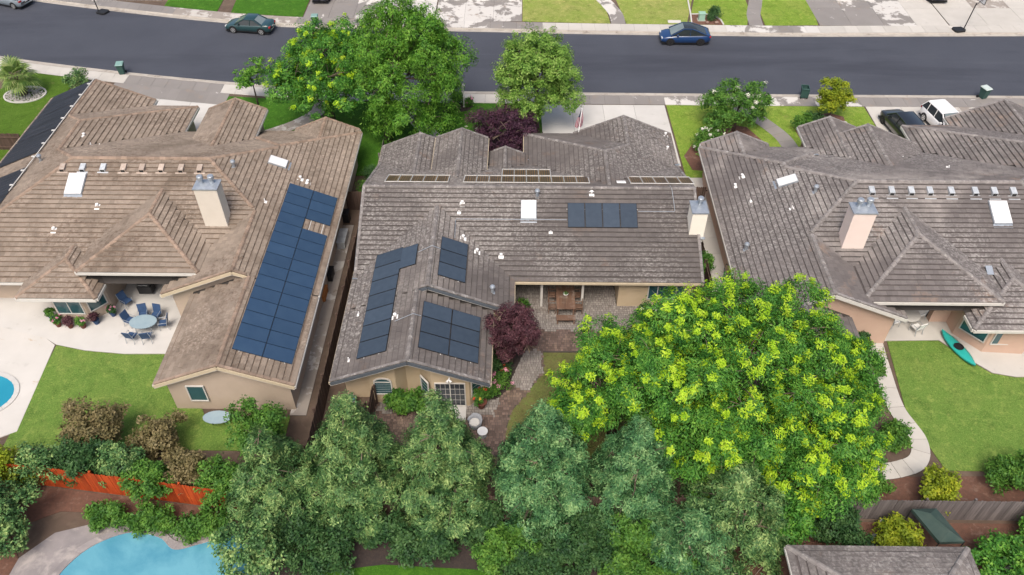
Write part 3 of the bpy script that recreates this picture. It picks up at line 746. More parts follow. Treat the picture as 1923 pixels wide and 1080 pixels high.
def gable_wall(root, g, mat, inset=.42, z0=.1, side=.45):
    b, p, q, n_ = g
    ux, uy = (1, 0) if n_[1] else (0, 1)
    a, c = (p[0], q[0]) if n_[1] else (p[1], q[1])
    base = (p[1] if n_[1] else p[0]) - (n_[1] or n_[0]) * inset
    m_ = (a + c) / 2; a += side; c -= side
    prof = [(a, z0), (c, z0), (c, b.e + PT * side - .14), (m_, b.zr - .16), (a, b.e + PT * side - .14)]
    t = .12 * (n_[1] or n_[0]); w = MB(); v1, v2 = [], []
    for s_, z in prof:
        v1.append((s_, base, z) if n_[1] else (base, s_, z)); v2.append((s_, base - t, z) if n_[1] else (base - t, s_, z))
    n = 5; w.raw(v1 + v2, [tuple(range(n)), tuple(range(2 * n - 1, n - 1, -1))] + [(i, i + n, (i + 1) % n + n, (i + 1) % n) for i in range(n)])
    return w.build('wall', M[mat], root)
def vent_pipe(root, x, y, z, kind=0, name='roof_vent', yaw=0):
    b = MB(); s_ = .40 if kind == 0 else .30
    Mx = Matrix.Translation((x, y, z + .05)) @ Matrix.Rotation(yaw, 4, 'Z')
    sl = math.atan(PT)
    M2 = Mx @ Matrix.Rotation(sl, 4, 'X')
    b.obox(M2, s_ * .8, s_, .02)
    if kind == 0: b.tube([(x, y + .08, z), (x, y + .08, z + .2)], .06, 8); b.lathe([(.05, .19), (.1, .2), (.1, .25), (.02, .27)], (x, y + .08, z), 8)
    elif kind == 1: b.tube([(x, y, z), (x, y, z + .28)], .035, 8)
    else:
        b.tube([(x, y, z), (x, y, z + .45)], .1, 10); b.lathe([(.16, .45), (.17, .52), (.12, .60), (.02, .63)], (x, y, z), 10)
    return b.build(name, M['white'] if kind < 2 else M['galv'], root)
def dormer_vent(root, x, y, z, mat):
    """low boxy attic vent on a slope facing -y"""
    b = MB(); w, d = .34, .5
    b.raw([(x - w / 2, y - d / 2, z - .12), (x + w / 2, y - d / 2, z - .12), (x + w / 2, y + d / 2, z + .02), (x - w / 2, y + d / 2, z + .02), (x - w / 2, y - d / 2, z + .16), (x + w / 2, y - d / 2, z + .16), (x + w / 2, y + d / 2, z + .30), (x - w / 2, y + d / 2, z + .30)],
          [(4, 5, 6, 7), (0, 1, 5, 4), (1, 2, 6, 5), (2, 3, 7, 6), (3, 0, 4, 7)])
    o = b.build('attic_vent', mat, root)
    f = MB(); Mx = Matrix.Translation((x, y - d / 2 - .1, z - .10)) @ Matrix.Rotation(math.atan(PT), 4, 'X'); f.obox(Mx, .72, .28, .015); f.build('flashing', M['vent'] if mat == M['vent'] else M['ventrust'], o)
    g = MB(); g.bx(x - w / 2 + .04, x + w / 2 - .04, y - d / 2 - .012, y - d / 2 - .002, z - .03, z + .12); g.build('grille', M['black'], o)
    return o
def plane_frame(x, y, z, u):
    """matrix on a slope at x,y,z: local x along the eave, local y up the slope u"""
    uv = Vector((u[0], u[1], PT)).normalized(); a = Vector((u[1], -u[0], 0)); n = a.cross(uv)
    Mx = Matrix(((a.x, uv.x, n.x, x), (a.y, uv.y, n.y, y), (a.z, uv.z, n.z, z), (0, 0, 0, 1)))
    return Mx
def skylight(root, x, y, z, u, w, l):
    Mx = plane_frame(x, y, z, u)
    b = MB(); b.obox(Mx @ Matrix.Translation((0, 0, .08)), w + .06, l + .06, .16); fl = b.obox(Mx @ Matrix.Translation((0, -l / 2 - .14, .055)), w + .1, .26, .02)
    o = b.build('skylight', M['galv'], root, bevel=.01)
    p = MB(); p.obox(Mx @ Matrix.Translation((0, 0, .19)), w, l, .07); p.build('dome', M['skylight'], o, bevel=.03)
    return o
def chimney(root, x0, x1, y0, y1, z0, z1, mat, flues):
    b = MB(); b.bx(x0, x1, y0, y1, z0, z1); o = b.build('chimney', M[mat], root, bevel=.015)
    MB().raw_cap(x0, x1, y0, y1, z1).build('chimney_cap', M['galv'], o)
    for fx, fy in flues:
        f = MB(); f.tube([(fx, fy, z1 + .02), (fx, fy, z1 + .55)], .13, 12); f.lathe([(.13, .42), (.2, .44), (.2, .62), (.17, .66), (.02, .68)], (fx, fy, z1), 12)
        f.build('flue', M['galv'], o, smooth=False)
    MB().bx(x0 - .12, x1 + .08, y0 - .22, y0 - .01, z0 + .42, z0 + .46).build('flashing', M['galv'], o)
    return o
def _rc(s, x0, x1, y0, y1, z):
    e = .05; cx, cy = (x0 + x1) / 2, (y0 + y1) / 2
    s.bx(x0 - e, x1 + e, y0 - e, y1 + e, z, z + .07)
    s.raw([(x0 - e, y0 - e, z + .072), (x1 + e, y0 - e, z + .072), (x1 + e, y1 + e, z + .072), (x0 - e, y1 + e, z + .072), (cx, cy, z + .17)], [(0, 1, 4), (1, 2, 4), (2, 3, 4), (3, 0, 4)])
    return s
MB.raw_cap = _rc
def window(root, x0, x1, y, z0, z1, mull=(), rows=1, n=-1, glass='glass', name='window', depth=.06, arch=False, ang=0.0, hinge=None):
    """window in a wall facing -y at plane y (ang rotates it about z round the point hinge)"""
    o = MB(); t = .06
    f = MB()
    f.bx(x0 - t, x1 + t, y - depth, y + .02, z0 - t, z0); f.bx(x0 - t, x1 + t, y - depth, y + .02, z1, z1 + (t if not arch else .03))
    f.bx(x0 - t, x0, y - depth, y + .02, z0, z1); f.bx(x1, x1 + t, y - depth, y + .02, z0, z1)
    for k in mull: f.bx(x0 + (x1 - x0) * k - .025, x0 + (x1 - x0) * k + .025, y - depth + .01, y + .02, z0, z1)
    if arch:
        cx, r = (x0 + x1) / 2, (x1 - x0) / 2; N_ = 12; zc = z1 + .03
        for i in range(N_):
            a, b = math.pi * i / N_, math.pi * (i + 1) / N_
            f.beam((cx + (r + .03) * math.cos(a), y - depth / 2, zc + .62 * (r + .03) * math.sin(a)), (cx + (r + .03) * math.cos(b), y - depth / 2, zc + .62 * (r + .03) * math.sin(b)), depth + .02, .06, up=(0, -1, 0))
    w = f.build(name, M['trimw'], root)
    g = MB(); g.bx(x0 + .001, x1 - .001, y - .02, y + .015, z0 + .001, z1 - .001)
    if arch:
        pts = [(cx + r * math.cos(math.pi * i / N_), zc + .62 * r * math.sin(math.pi * i / N_)) for i in range(N_ + 1)]
        g.face([(px, y - .02, pz) for px, pz in reversed(pts)])
    g.build('pane', M[glass], w)
    if rows > 1 or mull == ():
        pass
    if rows > 1:
        m_ = MB()
        for i in range(1, rows): z = z0 + (z1 - z0) * i / rows; m_.bx(x0, x1, y - .03, y - .021, z - .007, z + .007)
        if glass == 'glassd':
            for i in range(1, 6):
                if i != 3: xx = x0 + (x1 - x0) * i / 6; m_.bx(xx - .007, xx + .007, y - .031, y - .0205, z0, z1)
        m_.build('blind_slat' if glass == 'glass' else 'muntin', M['trimw'] if glass != 'glass' else M['galv'], w)
    if ang:
        hx, hy = hinge; off = root_off(root)
        Mr = Matrix.Translation((hx - off.x, hy - off.y, 0)) @ Matrix.Rotation(ang, 4, 'Z') @ Matrix.Translation((-(hx - off.x), -(hy - off.y), 0))
        for ob in [w] + list(w.children): ob.data.transform(Mr)
    return w
def walls(root, mat, *rects):
    for x0, x1, y0, y1, zt in rects: MB().bx(x0, x1, y0, y1, .06, zt).build('wall', M[mat], root)
def bay(root, mat, pts, zt):
    return MB().prism(pts, .07, zt).build('wall', M[mat], root)

# ---- middle house
hC = thing('house', 'single-storey cream house in the middle with grey-brown tile roof and black solar panels', 'house', (0.5, 40, 0))
bC = [Block('x', -10.25, 11.4, 36.05, 48.45), Block('y', -10.3, -.32, 33.4, 41.5), Block('y', -10.3, -1.55, 27.9, 33.75), Block('y', -10.3, -4.5, 44, 50.6),
      Block('y', -6.2, -2.4, 43, 50.5, 3.6), Block('y', -2.85, .65, 45, 49.6), Block('y', .3, 11.45, 42.5, 52.4, hi='hip'), Block('y', 4.05, 11.45, 47.5, 52.6)]
PANEL_RECTS = [(2.9, 7.7, 39.3, 41.3), (-9.2, -6.9, 28.8, 37.8), (-7.4, -6.1, 35.3, 37.6), (-5, -3, 34.3, 38.2), (-5.7, -2.1, 28.8, 32.8), (0, 1.2, 39.6, 41.5)]
def keepC(x, y): return y < 42 and x > -11 and not any(a < x < b and c < y < d for a, b, c, d in PANEL_RECTS) and not (10.5 < x and 38.8 < y < 40.6)
roofC, gwC = build_roof(hC, bC, 'tileC', 'capC', keepC, 'trimc', 'fasciaD')
for g in gwC:
    b = g[0]
    if b is bC[2]: gable_wall(hC, g, 'stucco', 1.35)
    elif b is bC[4]: gable_wall(hC, g, 'stucco', .5, side=.3)
    else: gable_wall(hC, g, 'stucco')
walls(hC, 'stucco', (-9.85, 10.95, 38.9, 48.0, 2.72), (6.3, 10.95, 36.55, 38.9, 2.74), (-9.85, -.8, 33.8, 38.9, 2.71), (-9.85, -2.0, 29.27, 33.8, 2.7), (-9.8, -5, 48, 50.2, 2.6), (-5.9, -2.7, 47, 50.0, 3.55), (-2.4, .3, 47, 49.2, 2.6), (.75, 11.0, 47, 52.0, 2.65))
# gable front: set-forward bays under the overhang
def lowz(x): return bC[2].h(x, 29) - .17
for pts in ([(-9.84, 29.26), (-9.84, 29.0), (-8.35, 29.0), (-8.35, 29.26)], [(-8.34, 29.26), (-8.34, 28.6), (-6.85, 28.6), (-6.35, 29.26)], [(-5.55, 29.26), (-4.85, 28.42), (-2.75, 28.42), (-2.03, 29.2), (-2.03, 29.26)]):
    bay(hC, 'stucco', pts, [lowz(p[0]) for p in pts])
window(hC, -8.05, -7.15, 28.6, .95, 1.95, (), 6, arch=True)
d = window(hC, -4.62, -3.02, 28.42, .18, 2.1, (.5,), 4, glass='glassd', name='sliding_door')
MB().bx(-4.7, -2.95, 27.2, 28.3, .1, .2).build('door_step', M['concwhite'], hC)
for k in (.25, .75): pass
window(hC, -5.4 + .2, -5.4 + .85, 29.1, .85, 2.15, (), 4, ang=math.atan2(28.42 - 29.26, .7), hinge=(-5.55 + .0, 29.26))
window(hC, -2.72 + .16, -2.72 + .86, 28.42, .85, 2.15, (), 4, ang=math.atan2(.8, .72), hinge=(-2.75, 28.42))
window(hC, 8.2, 10.4, 36.55, .85, 1.98, (.25, .78))
for x in (1.43, 4.02): MB().bx(x - .075, x + .075, 36.45, 36.6, .12, 2.62).build('porch_post', M['trimw'], hC, bevel=.01)
MB().bx(-.3, 6.3, 36.42, 36.62, 2.42, 2.62).build('porch_beam', M['trimc'], hC)
MB().bx(.6, 2.2, 38.84, 38.9, .15, 2.2).build('back_door', M['glassd'], hC)
fl = MB()
for s_ in (-1, 1): fl.tube([(-3.82, 28.3, 2.62), (-3.82 + s_ * .12, 28.12, 2.55)], [.03, .08], 8)
fl.lathe([(.05, 0), (.05, .06)], (-3.82, 28.36, 2.58), 8); fl.build('floodlight', M['white'], hC)
MB().bx(4.6, 6.9, 51.96, 52.02, .1, 2.2).build('garage_door', M['trimw'], hC); MB().bx(7.4, 10.6, 52.2, 52.26, .1, 2.2).build('garage_door', M['trimw'], hC)
chimney(hC, 10.72, 11.66, 39.1, 40.3, 3.4, 5.72, 'chimC', [(11.25, 39.9)])
skylight(hC, .57, 40.68, 2.7 + PT * (40.68 - 36.05), (0, 1), .95, 1.3)
for x, y, k in ((-3.72, 41.02, 0), (1.12, 41.6, 2), (4.65, 41.78, 0), (1.97, 39.1, 1), (-1.15, 37.55, 0), (-3.9, 40.4, 1)): vent_pipe(hC, x, y, 2.7 + PT * (y - 36.05), k)
for x, y, k in ((-9.38, 32.67, 1), (-9.42, 29.15, 1), (-7.03, 31.55, 0)): vent_pipe(hC, x, y, 2.7 + PT * (x + 10.3), k, yaw=R(-90))
for x, y, k in ((-3.54, 38.48, 0), (-2.64, 37.6, 0), (-1.59, 34.49, 2)): vent_pipe(hC, x, y, 2.7 + PT * (-.32 - x), k, yaw=R(90))
for x, y, k in ((11.0, 52.0, 0), (10.9, 50.1, 0)): vent_pipe(hC, x, y, 2.7 + PT * (11.45 - x), k, yaw=R(90))
for x, y, z in ((.72, 49.0, 2.75), (-6.15, 47.3, 3.3), (-2.45, 47.2, 3.35), (-10.15, 36.2, 2.75), (11.4, 48.4, 2.8)):
    MB().obox(plane_frame(x, y, z + .04, (0, -1)), .35, .55, .02).build('valley_flashing', M['galv'], roofC)

# ---- right house
hR = thing('house', 'peach house on the right with grey weathered tile hip roof and pink chimney', 'house', (27, 42, 0))
bR = [Block('x', 13.4, 40.2, 33.9, 50.3, lo='hip', hi='hip'), Block('y', 13.4, 22.9, 42, 50.8, hi='hip'), Block('y', 13.4, 22.9, 33.1, 39.5), Block('y', 13.4, 19.6, 27.9, 33.4),
      Block('y', 20.15, 28.4, 33.6, 41, 3.65, lo='hip'), Block('y', 21.4, 25.8, 47.5, 53.5, 2.8), Block('y', 21.4, 29.7, 44, 51.2, 2.8), Block('y', 13.6, 18.6, 47.5, 51.3),
      Block('y', 29.55, 41.5, 44, 53.9, hi='hip'), Block('y', 33.3, 41.3, 50, 55.1), Block('y', 26.5, 32.6, 32.3, 37.5, lo='hip')]
def keepR(x, y): return y < 44 and (x > 19 or y > 36.5) and x < 34 and not (29.3 < x < 31 and 39 < y < 41) and not (19.5 < x < 21.7 and 37 < y < 39.5)
roofR, gwR = build_roof(hR, bR, 'tileR', 'capR', keepR, 'trimw', 'trimw')
for g in gwR: gable_wall(hR, g, 'stuccoR')
walls(hR, 'stuccoR', (13.9, 39.7, 37.9, 49.8, 2.6), (13.9, 22.1, 33.6, 37.9, 2.61), (13.9, 19.1, 28.4, 33.4, 2.62), (21.9, 29.2, 49, 50.8, 2.7), (30.05, 41, 49, 53.4, 2.6), (13.95, 22.3, 49, 50.3, 2.63), (25.9, 39.6, 35.4, 37.9, 2.64))
nk = [(27.0, 37), (27.0, 34.4), (28.2, 32.9), (30.6, 32.75), (32.2, 34.2), (32.2, 37)]
bay(hR, 'stuccoR', nk, 2.66)
window(hR, 28.45, 30.35, 32.88, .9, 2.2, (.5,))
window(hR, 27.25, 28.75, 34.35, .9, 2.2, (), ang=math.atan2(-1.5, 1.2), hinge=(27.02, 34.4))
MB().bx(25.86, 25.9, 35.8, 37.4, .12, 2.2).build('dark_door', M['glassd'], hR)
for x in (20.6, 28.0): MB().bx(x - .1, x + .1, 33.95, 34.15, .1, 3.55).build('porch_post', M['trimw'], hR)
MB().bx(20.3, 28.2, 33.95, 34.12, 3.3, 3.56).build('porch_beam', M['trimw'], hR)
chimney(hR, 19.85, 21.2, 37.6, 38.6, 3.6, 7.0, 'chimR', [(20.25, 38.2), (20.85, 38.25)])
for x in (22.37, 23.62, 24.86, 26.04, 27.39, 28.9, 30.11, 31.32): dormer_vent(hR, x, 41.35, 6.1 - PT * (42.1 - 41.35), M['vent'])
skylight(hR, 30.15, 40.0, 6.1 - PT * 2.1, (0, 1), 1.1, 1.6)
skylight(hR, 17.95, 44.0, 2.7 + PT * 4.55, (1, 0), .75, 1.25)
for x, y, k in ((15.46, 45.84, 0), (14.87, 45.05, 0), (19.17, 42.16, 2), (15.46, 43.08, 1), (17.6, 41.24, 1), (14.4, 38.69, 2)): vent_pipe(hR, x, y, 2.7 + PT * (x - 13.4), k, yaw=R(-90))
vent_pipe(hR, 29.2, 45.5, 6.1 - PT * 3.4, 1); vent_pipe(hR, 27.3, 48.1, 6.1 - PT * 6, 1)
for x, y, z in ((20.9, 35.9, 3.6), (28.55, 36.2, 3.8), (21.45, 49.1, 3.3)): MB().obox(plane_frame(x, y, z + .05, (0, 1 if y < 42 else -1)), .4, .6, .02).build('valley_flashing', M['galv'], roofR)

# ---- left house
hL = thing('house', 'tan house on the left with brown tile hip roof and blue solar panels', 'house', (-24, 43, 0))
bL = [Block('x', -38, -12.2, 35.6, 52.3, lo='hip', hi='hip'), Block('y', -21.8, -12.2, 43, 52.5, hi='hip'), Block('y', -21.8, -12.2, 34.6, 41), Block('y', -19.9, -12.2, 27.6, 34.9),
      Block('y', -27, -19.5, 35.5, 42.5, 3.7, lo='hip'), Block('y', -24.05, -19.6, 46, 54, 3.75), Block('y', -17.3, -12.4, 48.5, 52.9), Block('y', -38, -25.8, 45, 56, hi='hip'),
      Block('y', -38, -29.5, 50, 57), Block('y', -30.5, -25.6, 34.2, 39, lo='hip')]
def keepL(x, y): return y < 44.5 and x > -34 and not (-16 < x and y < 44.5) and not (-20.2 < x < -18.3 and 39 < y < 41) and not (-29.8 < x < -28.2 and 41 < y < 43)
roofL, gwL = build_roof(hL, bL, 'tileL', 'capL', keepL, 'trimw', 'trimc')
for g in gwL: gable_wall(hL, g, 'stuccoL')
walls(hL, 'stuccoL', (-37.5, -12.7, 39.2, 51.8, 2.6), (-19.4, -12.7, 35, 39.2, 2.61), (-19.4, -12.7, 28.1, 35, 2.62), (-37.5, -26.3, 51, 55.5, 2.6), (-23.7, -20, 50, 53.5, 3.6), (-37.4, -30.5, 36.8, 39.2, 2.63))
nk = [(-30.1, 39), (-30.1, 36.2), (-28.9, 34.75), (-27.0, 34.75), (-26.0, 35.9), (-26.0, 39)]
bay(hL, 'stuccoL', nk, 2.66)
window(hL, -28.75, -27.15, 34.75, .9, 2.15, (.5,))
window(hL, -27.0 + .25, -27.0 + 1.3, 34.75, .9, 2.15, (), ang=math.atan2(1.15, 1.0), hinge=(-27.0, 34.75))
window(hL, -18.35, -17.45, 27.96, 1.0, 2.2, ())
MB().bx(-25.95, -24.4, 39.12, 39.19, .12, 2.2).build('dark_door', M['glassd'], hL)
MB().bx(-36.6, -34.6, 36.72, 36.79, .12, 2.2).build('dark_door', M['glassd'], hL)
for x in (-26.6, -19.9): MB().bx(x - .1, x + .1, 35.85, 36.05, .1, 3.6).build('porch_post', M['trimc'], hL)
MB().bx(-26.8, -19.7, 35.82, 36.0, 3.35, 3.61).build('porch_beam', M['trimc'], hL)
chimney(hL, -19.98, -18.55, 39.25, 40.2, 3.6, 7.15, 'chimL', [(-19.6, 39.8), (-18.95, 39.85)])
for i, x in enumerate((-30.08, -28.75, -27.4, -26.06, -24.83, -23.56, -22.26, -21.03)): dormer_vent(hL, x, 43.15, 6.16 - PT * .8, M['ventrust'] if i not in (1, 2) else M['vent'])
skylight(hL, -28.95, 42.05, 6.16 - PT * 1.9, (0, 1), 1.1, 1.55)
skylight(hL, -16.75, 45.75, 2.7 + PT * 4.5, (-1, 0), .8, 1.2)
for x, y, k in ((-19.04, 43.83, 2), (-16.63, 41.42, 1), (-15.1, 44.75, 0), (-14.6, 44.6, 0)): vent_pipe(hL, x, y, 2.7 + PT * (-12.2 - x), k, yaw=R(90))
for x, y, k in ((-31.11, 48.32, 0), (-30.4, 47.6, 1), (-29.9, 47.8, 1)): vent_pipe(hL, x, y, 2.7 + PT * (-25.8 - x), k, yaw=R(90))
for x, y in ((-27.2, 40.5), (-29.6, 38.9)): vent_pipe(hL, x, y, 6.16 - PT * (43.95 - y), 0)
vent_pipe(hL, -32.91, 45.37, 2.7 + PT * 5.09, 2, yaw=R(-90))
MB().obox(plane_frame(-19.6, 37.0, 3.3, (0, 1)), .5, .8, .02).build('valley_flashing', M['galv'], roofL)

# ---- roof of the house behind, at the bottom of the picture
hS = thing('house', 'neighbouring house behind with grey tile roof at the bottom right edge', 'house', (16, 12, 0))
bS = [Block('y', 12.4, 20.7, 5, 18.5, 2.7, hi='hip')]
roofS, gwS = build_roof(hS, bS, 'tileR', 'capR', lambda x, y: y > 14.5, 'trimw', 'trimw', 60)
walls(hS, 'stuccoR', (12.9, 20.2, 6, 18.0, 2.6))
vent_pipe(hS, 15.2, 15.8, 3.82, 0); vent_pipe(hS, 17.2, 15.4, 3.98, 0)

# ================================================================ solar arrays
def solar_array(label, x, y, z, u, cols, rows, pw, ph, holes=(), cell='pv', frame='pvframe', group=None, lift=.11, w0=0.0):
    """x,y,z is the lower-left corner on the slope (looking up it)"""
    root = thing('solar_array', label, 'solar array', (x, y, z), group)
    Mx = plane_frame(x, y, z + lift, u)
    mc = MB(); mc.mat(0)
    for j in range(rows):
        for i in range(cols):
            if (i, j) in holes: continue
            p = MB(); Mp = Mx @ Matrix.Translation(((i + .5) * pw, (j + .5) * ph, 0))
            p.mat(1).obox(Mp, pw - .025, ph - .025, .04); p.mat(0).obox(Mp @ Matrix.Translation((0, 0, .0205)), pw - .075, ph - .075, .004)
            p.build('solar_panel', [M[cell], M[frame]], root)
    rl = MB()
    for j in range(rows):
        for k in (.25, .75):
            xs = [i for i in range(cols) if (i, j) not in holes]
            if xs: rl.beam(Mx @ Vector((xs[0] * pw - .05, (j + k) * ph, -.05)), Mx @ Vector(((xs[-1] + 1) * pw + .05, (j + k) * ph, -.05)), .04, .045, up=tuple(Mx.to_3x3() @ Vector((0, 0, 1))))
    rl.build('mounting_rail', M['alu'], root)
    return root
def conduit(root, pts, r=.018):
    return MB().tube(pts, r, 6).build('conduit', M['galv'], root)
def zCM(y): return 2.7 + PT * (y - 36.05)
def zWL(x): return 2.7 + PT * (x + 10.3)
a1 = solar_array('black solar array of four panels on the main rear slope near the ivory chimney', 3.05, 39.47, zCM(39.47), (0, 1), 4, 1, 1.12, 1.8)
conduit(a1, [(7.6, 40.6, zCM(40.6) + .09), (9.9, 40.6, zCM(40.6) + .09), (9.95, 40.7, zCM(40.7) + .09), (9.85, 42.2, zCM(42.2) + .12), (9.8, 42.6, 5.25)])
conduit(a1, [(3.0, 40.0, zCM(40) + .09), (-4.05, 40.0, zCM(40) + .09), (-4.1, 39.9, zCM(40) + .09), (-4.05, 38.2, 2.7 + PT * 3.73 + .09)])
# left slope: local x runs along -y for u=(1,0); corner is at the far (north) end
a2 = solar_array('long black solar array stepping down the wing\'s left slope', -8.95, 37.62, zWL(-8.95), (1, 0), 7, 1, 1.23, 1.88)
Mp_ = plane_frame(-6.75, 36.55, zWL(-6.75) + .11, (1, 0)); _p = MB(); _p.mat(1).obox(Mp_, 1.88, 1.12, .04); _p.mat(0).obox(Mp_ @ Matrix.Translation((0, 0, .0205)), 1.83, 1.07, .004); _p.build('solar_panel', [M['pv'], M['pvframe']], a2)
conduit(a2, [(-7.0, 31.2, zWL(-7.0) + .08), (-5.93, 31.3, 4.68), (-5.5, 31.35, 4.45)]); conduit(a2, [(-6.2, 36.7, zWL(-6.2) + .08), (-5.3, 36.8, 4.95), (-4.8, 36.8, 4.7)])
a3 = solar_array('black solar array of three stacked panels beside the upper wing ridge', -3.2, 34.5, 2.7 + PT * 2.88, (-1, 0), 3, 1, 1.165, 1.76)
a4 = solar_array('black solar array of six panels low on the wing\'s right slope', -2.22, 29.0, 2.7 + PT * .67, (-1, 0), 3, 2, 1.19, 1.76)
def old_array(label, x, n, top=None, yt=42.98):
    """brown framed panels near the ridge on the street-side slope"""
    zF = lambda y: 5.28 - PT * (y - 42.25)
    root = thing('solar_array', label, 'solar array', (x, yt + 1.0, zF(yt + 1)))
    def panel(px, y0):
        Mx = plane_frame(px, y0 + 1.72, zF(y0 + 1.72) + .13, (0, -1))
        f = MB(); w, l = .82, 1.84
        for a, b, sx, sy in ((0, -l / 2, w, .05), (0, l / 2, w, .05), (-w / 2, 0, .05, l), (w / 2, 0, .05, l)): f.obox(Mx @ Matrix.Translation((a, b + l / 2, .02)), sx, sy + (.05 if sy > 1 else 0), .05 + (.003 if sy > 1 else 0))
        o = f.build('solar_panel', M['alu'], root)
        MB().obox(Mx @ Matrix.Translation((0, l / 2, 0)), w - .04, l - .04, .02).build('backing', M['pvcell_old'], o)
        s_ = MB()
        for k in range(5): s_.obox(Mx @ Matrix.Translation((-w / 2 + .1 + k * (w - .2) / 4, l / 2, .013)), .05, l - .1, .006)
        s_.build('cell_strip', M['pvgold'], o)
    for i in range(n): panel(x + (i + .5) * .835, yt)
    if top:
        for i in range(*top): panel(x + (i + .5) * .835, yt + 1.78)
    return root
old_array('five brown striped solar panels in white frames, leftmost along the ridge', -8.95, 5)
old_array('long row of brown striped solar panels with four more stacked behind', -3.75, 10, (3, 7))
old_array('brown striped solar panels in white frames, at the ridge\'s right end', 7.3, 5)
MB().obox(plane_frame(6.7, 43.3, 5.0, (0, -1)), .6, .5, .05).build('junction_box', M['white'], hC)
zLR = lambda x: 2.7 + PT * (-12.2 - x)
b1 = solar_array('long blue solar array covering the right slope of the tan house\'s rear wing', -12.55, 28.95, zLR(-12.55), (-1, 0), 15, 2, 1.0, 1.66, holes={(11, 0)}, cell='pvblue', frame='pvbframe')
# pool-heating mats on the left slope
mats_ = thing('pool_heating_mats', 'black pool-heating mats laid on the left slope of the tan roof', 'solar mats', (-36, 48, 3.5))
for i, (ya, yb) in enumerate(((57.0, 53.7), (53.65, 50.3), (50.25, 47.0), (45.2, 42.0), (41.95, 39.5))):
    xa = -37.75; xb = -33.85
    yy = [ya, yb]
    bmat = MB()
    for k in range(8):
        u0, u1 = ya + (yb - ya) * k / 8, ya + (yb - ya) * (k + 1) / 8
        lim = lambda y: xb if y > 42.6 else min(xb, -38 + (y - 35.6) - .2)
        zz = .14 + .004 * (k % 2)
        bmat.face([(xa, u0, 2.7 + PT * (xa + 38) + zz), (xa, u1 + .02, 2.7 + PT * (xa + 38) + zz), (lim(u1), u1 + .02, 2.7 + PT * (lim(u1) + 38) + zz), (lim(u0), u0, 2.7 + PT * (lim(u0) + 38) + zz)][::-1])
    bmat.build('mat', M['mat_black'], mats_)
MB().tube([(-33.8, 57.0, 4.66), (-33.8, 42.3, 4.66)], .035, 8).build('header_pipe', M['trimw'], mats_)
cl = MB()
for k in range(9): cl.obox(Matrix.Translation((-33.95, 56.2 - k * 1.65, 4.6)), .3, .12, .06)
cl.build('strap', M['alu'], mats_)
# ================================================================ vegetation
def foliage(lobes, n, per, cr, leaf, seed=0, up=.6, droop=0.0, tipf=0.0, tipo=0.0, inner=.25, low=-.35, flat=.75, outl=.0, tip_up=.1, tipsize=.6, lv=.35, dn=.55, rn=.5):
    """leaf quads in clumps near the surface of ellipsoid lobes. returns V, F, midx (0 leaf, 1 tip, 2 orange tip)"""
    g = np.random.default_rng(seed); lb = np.array(lobes, float)
    w = (lb[:, 3] * lb[:, 4] + lb[:, 3] * lb[:, 5] + lb[:, 4] * lb[:, 5]); w /= w.sum()
    cs, ds = [], []
    tries = 0
    while len(cs) < n and tries < n * 30:
        k = 4000; tries += k
        li = g.choice(len(lb), k, p=w); d = g.normal(size=(k, 3)); d /= np.linalg.norm(d, axis=1)[:, None]
        ok = d[:, 2] > low + g.uniform(-.25, .25, k)
        rad = np.where(g.random(k) < inner, g.uniform(.45, .8, k), g.uniform(.82, 1.04, k))
        p = lb[li, :3] + d * lb[li, 3:6] * rad[:, None]
        for j in range(len(lb)):
            q = ((p - lb[j, :3]) / lb[j, 3:6]); ins = (q * q).sum(1) < .62 ** 2
            ok &= ~(ins & (li != j) & (g.random(k) > .12))
        ok &= p[:, 2] > .15
        cs.append(p[ok]); ds.append(d[ok])
        if sum(len(c) for c in cs) >= n: break
    c = np.concatenate(cs)[:n]; d = np.concatenate(ds)[:n]; n = len(c)
    mi = np.zeros(n, int)
    if tipf:
        cand = (d[:, 2] > tip_up); r = g.random(n); mi[cand & (r < tipf)] = 1; mi[cand & (r < tipf * tipo)] = 2
    sz = g.uniform(.75, 1.25, n)
    P_ = np.repeat(c, per, 0); D = np.repeat(d, per, 0); mm = np.repeat(mi, per); S_ = np.repeat(sz, per)
    k = len(P_)
    o = g.normal(size=(k, 3)); o /= np.linalg.norm(o, axis=1)[:, None]; o *= (g.random(k) ** .45)[:, None] * cr * S_[:, None]
    o[:, 2] *= flat
    part = np.tile(np.arange(per) < per * .5, n)                 # half the leaves of a flush are gathered into its puff of new growth
    mm = np.where(part, mm, 0); tip = mm > 0
    o[tip] *= tipsize; P_ = P_ + o; P_[tip] += D[tip] * cr * .45 + np.array((0, 0, cr * .3))
    nrm = D * dn + np.array((0, 0, up)) + g.normal(size=(k, 3)) * rn
    nrm /= np.linalg.norm(nrm, axis=1)[:, None]
    ax = g.normal(size=(k, 3)) * .8 + o / cr * 1.0 + D * outl + np.array((0, 0, -droop))
    ax -= nrm * (ax * nrm).sum(1)[:, None]; ax /= np.linalg.norm(ax, axis=1)[:, None] + 1e-9
    bx_ = np.cross(nrm, ax)
    ll = leaf[0] * g.uniform(1 - lv, 1 + lv, k)[:, None]; ww = leaf[1] * g.uniform(1 - lv, 1 + lv, k)[:, None]
    V = np.stack([P_ - ax * ll / 2, P_ + bx_ * ww / 2 + ax * ll * .08, P_ + ax * ll / 2 - nrm * ll * .12, P_ - bx_ * ww / 2 + ax * ll * .08], 1).reshape(-1, 3)
    V[:, 2] = np.maximum(V[:, 2], .1)
    F = np.arange(k * 4).reshape(k, 4)
    return V, F, mm
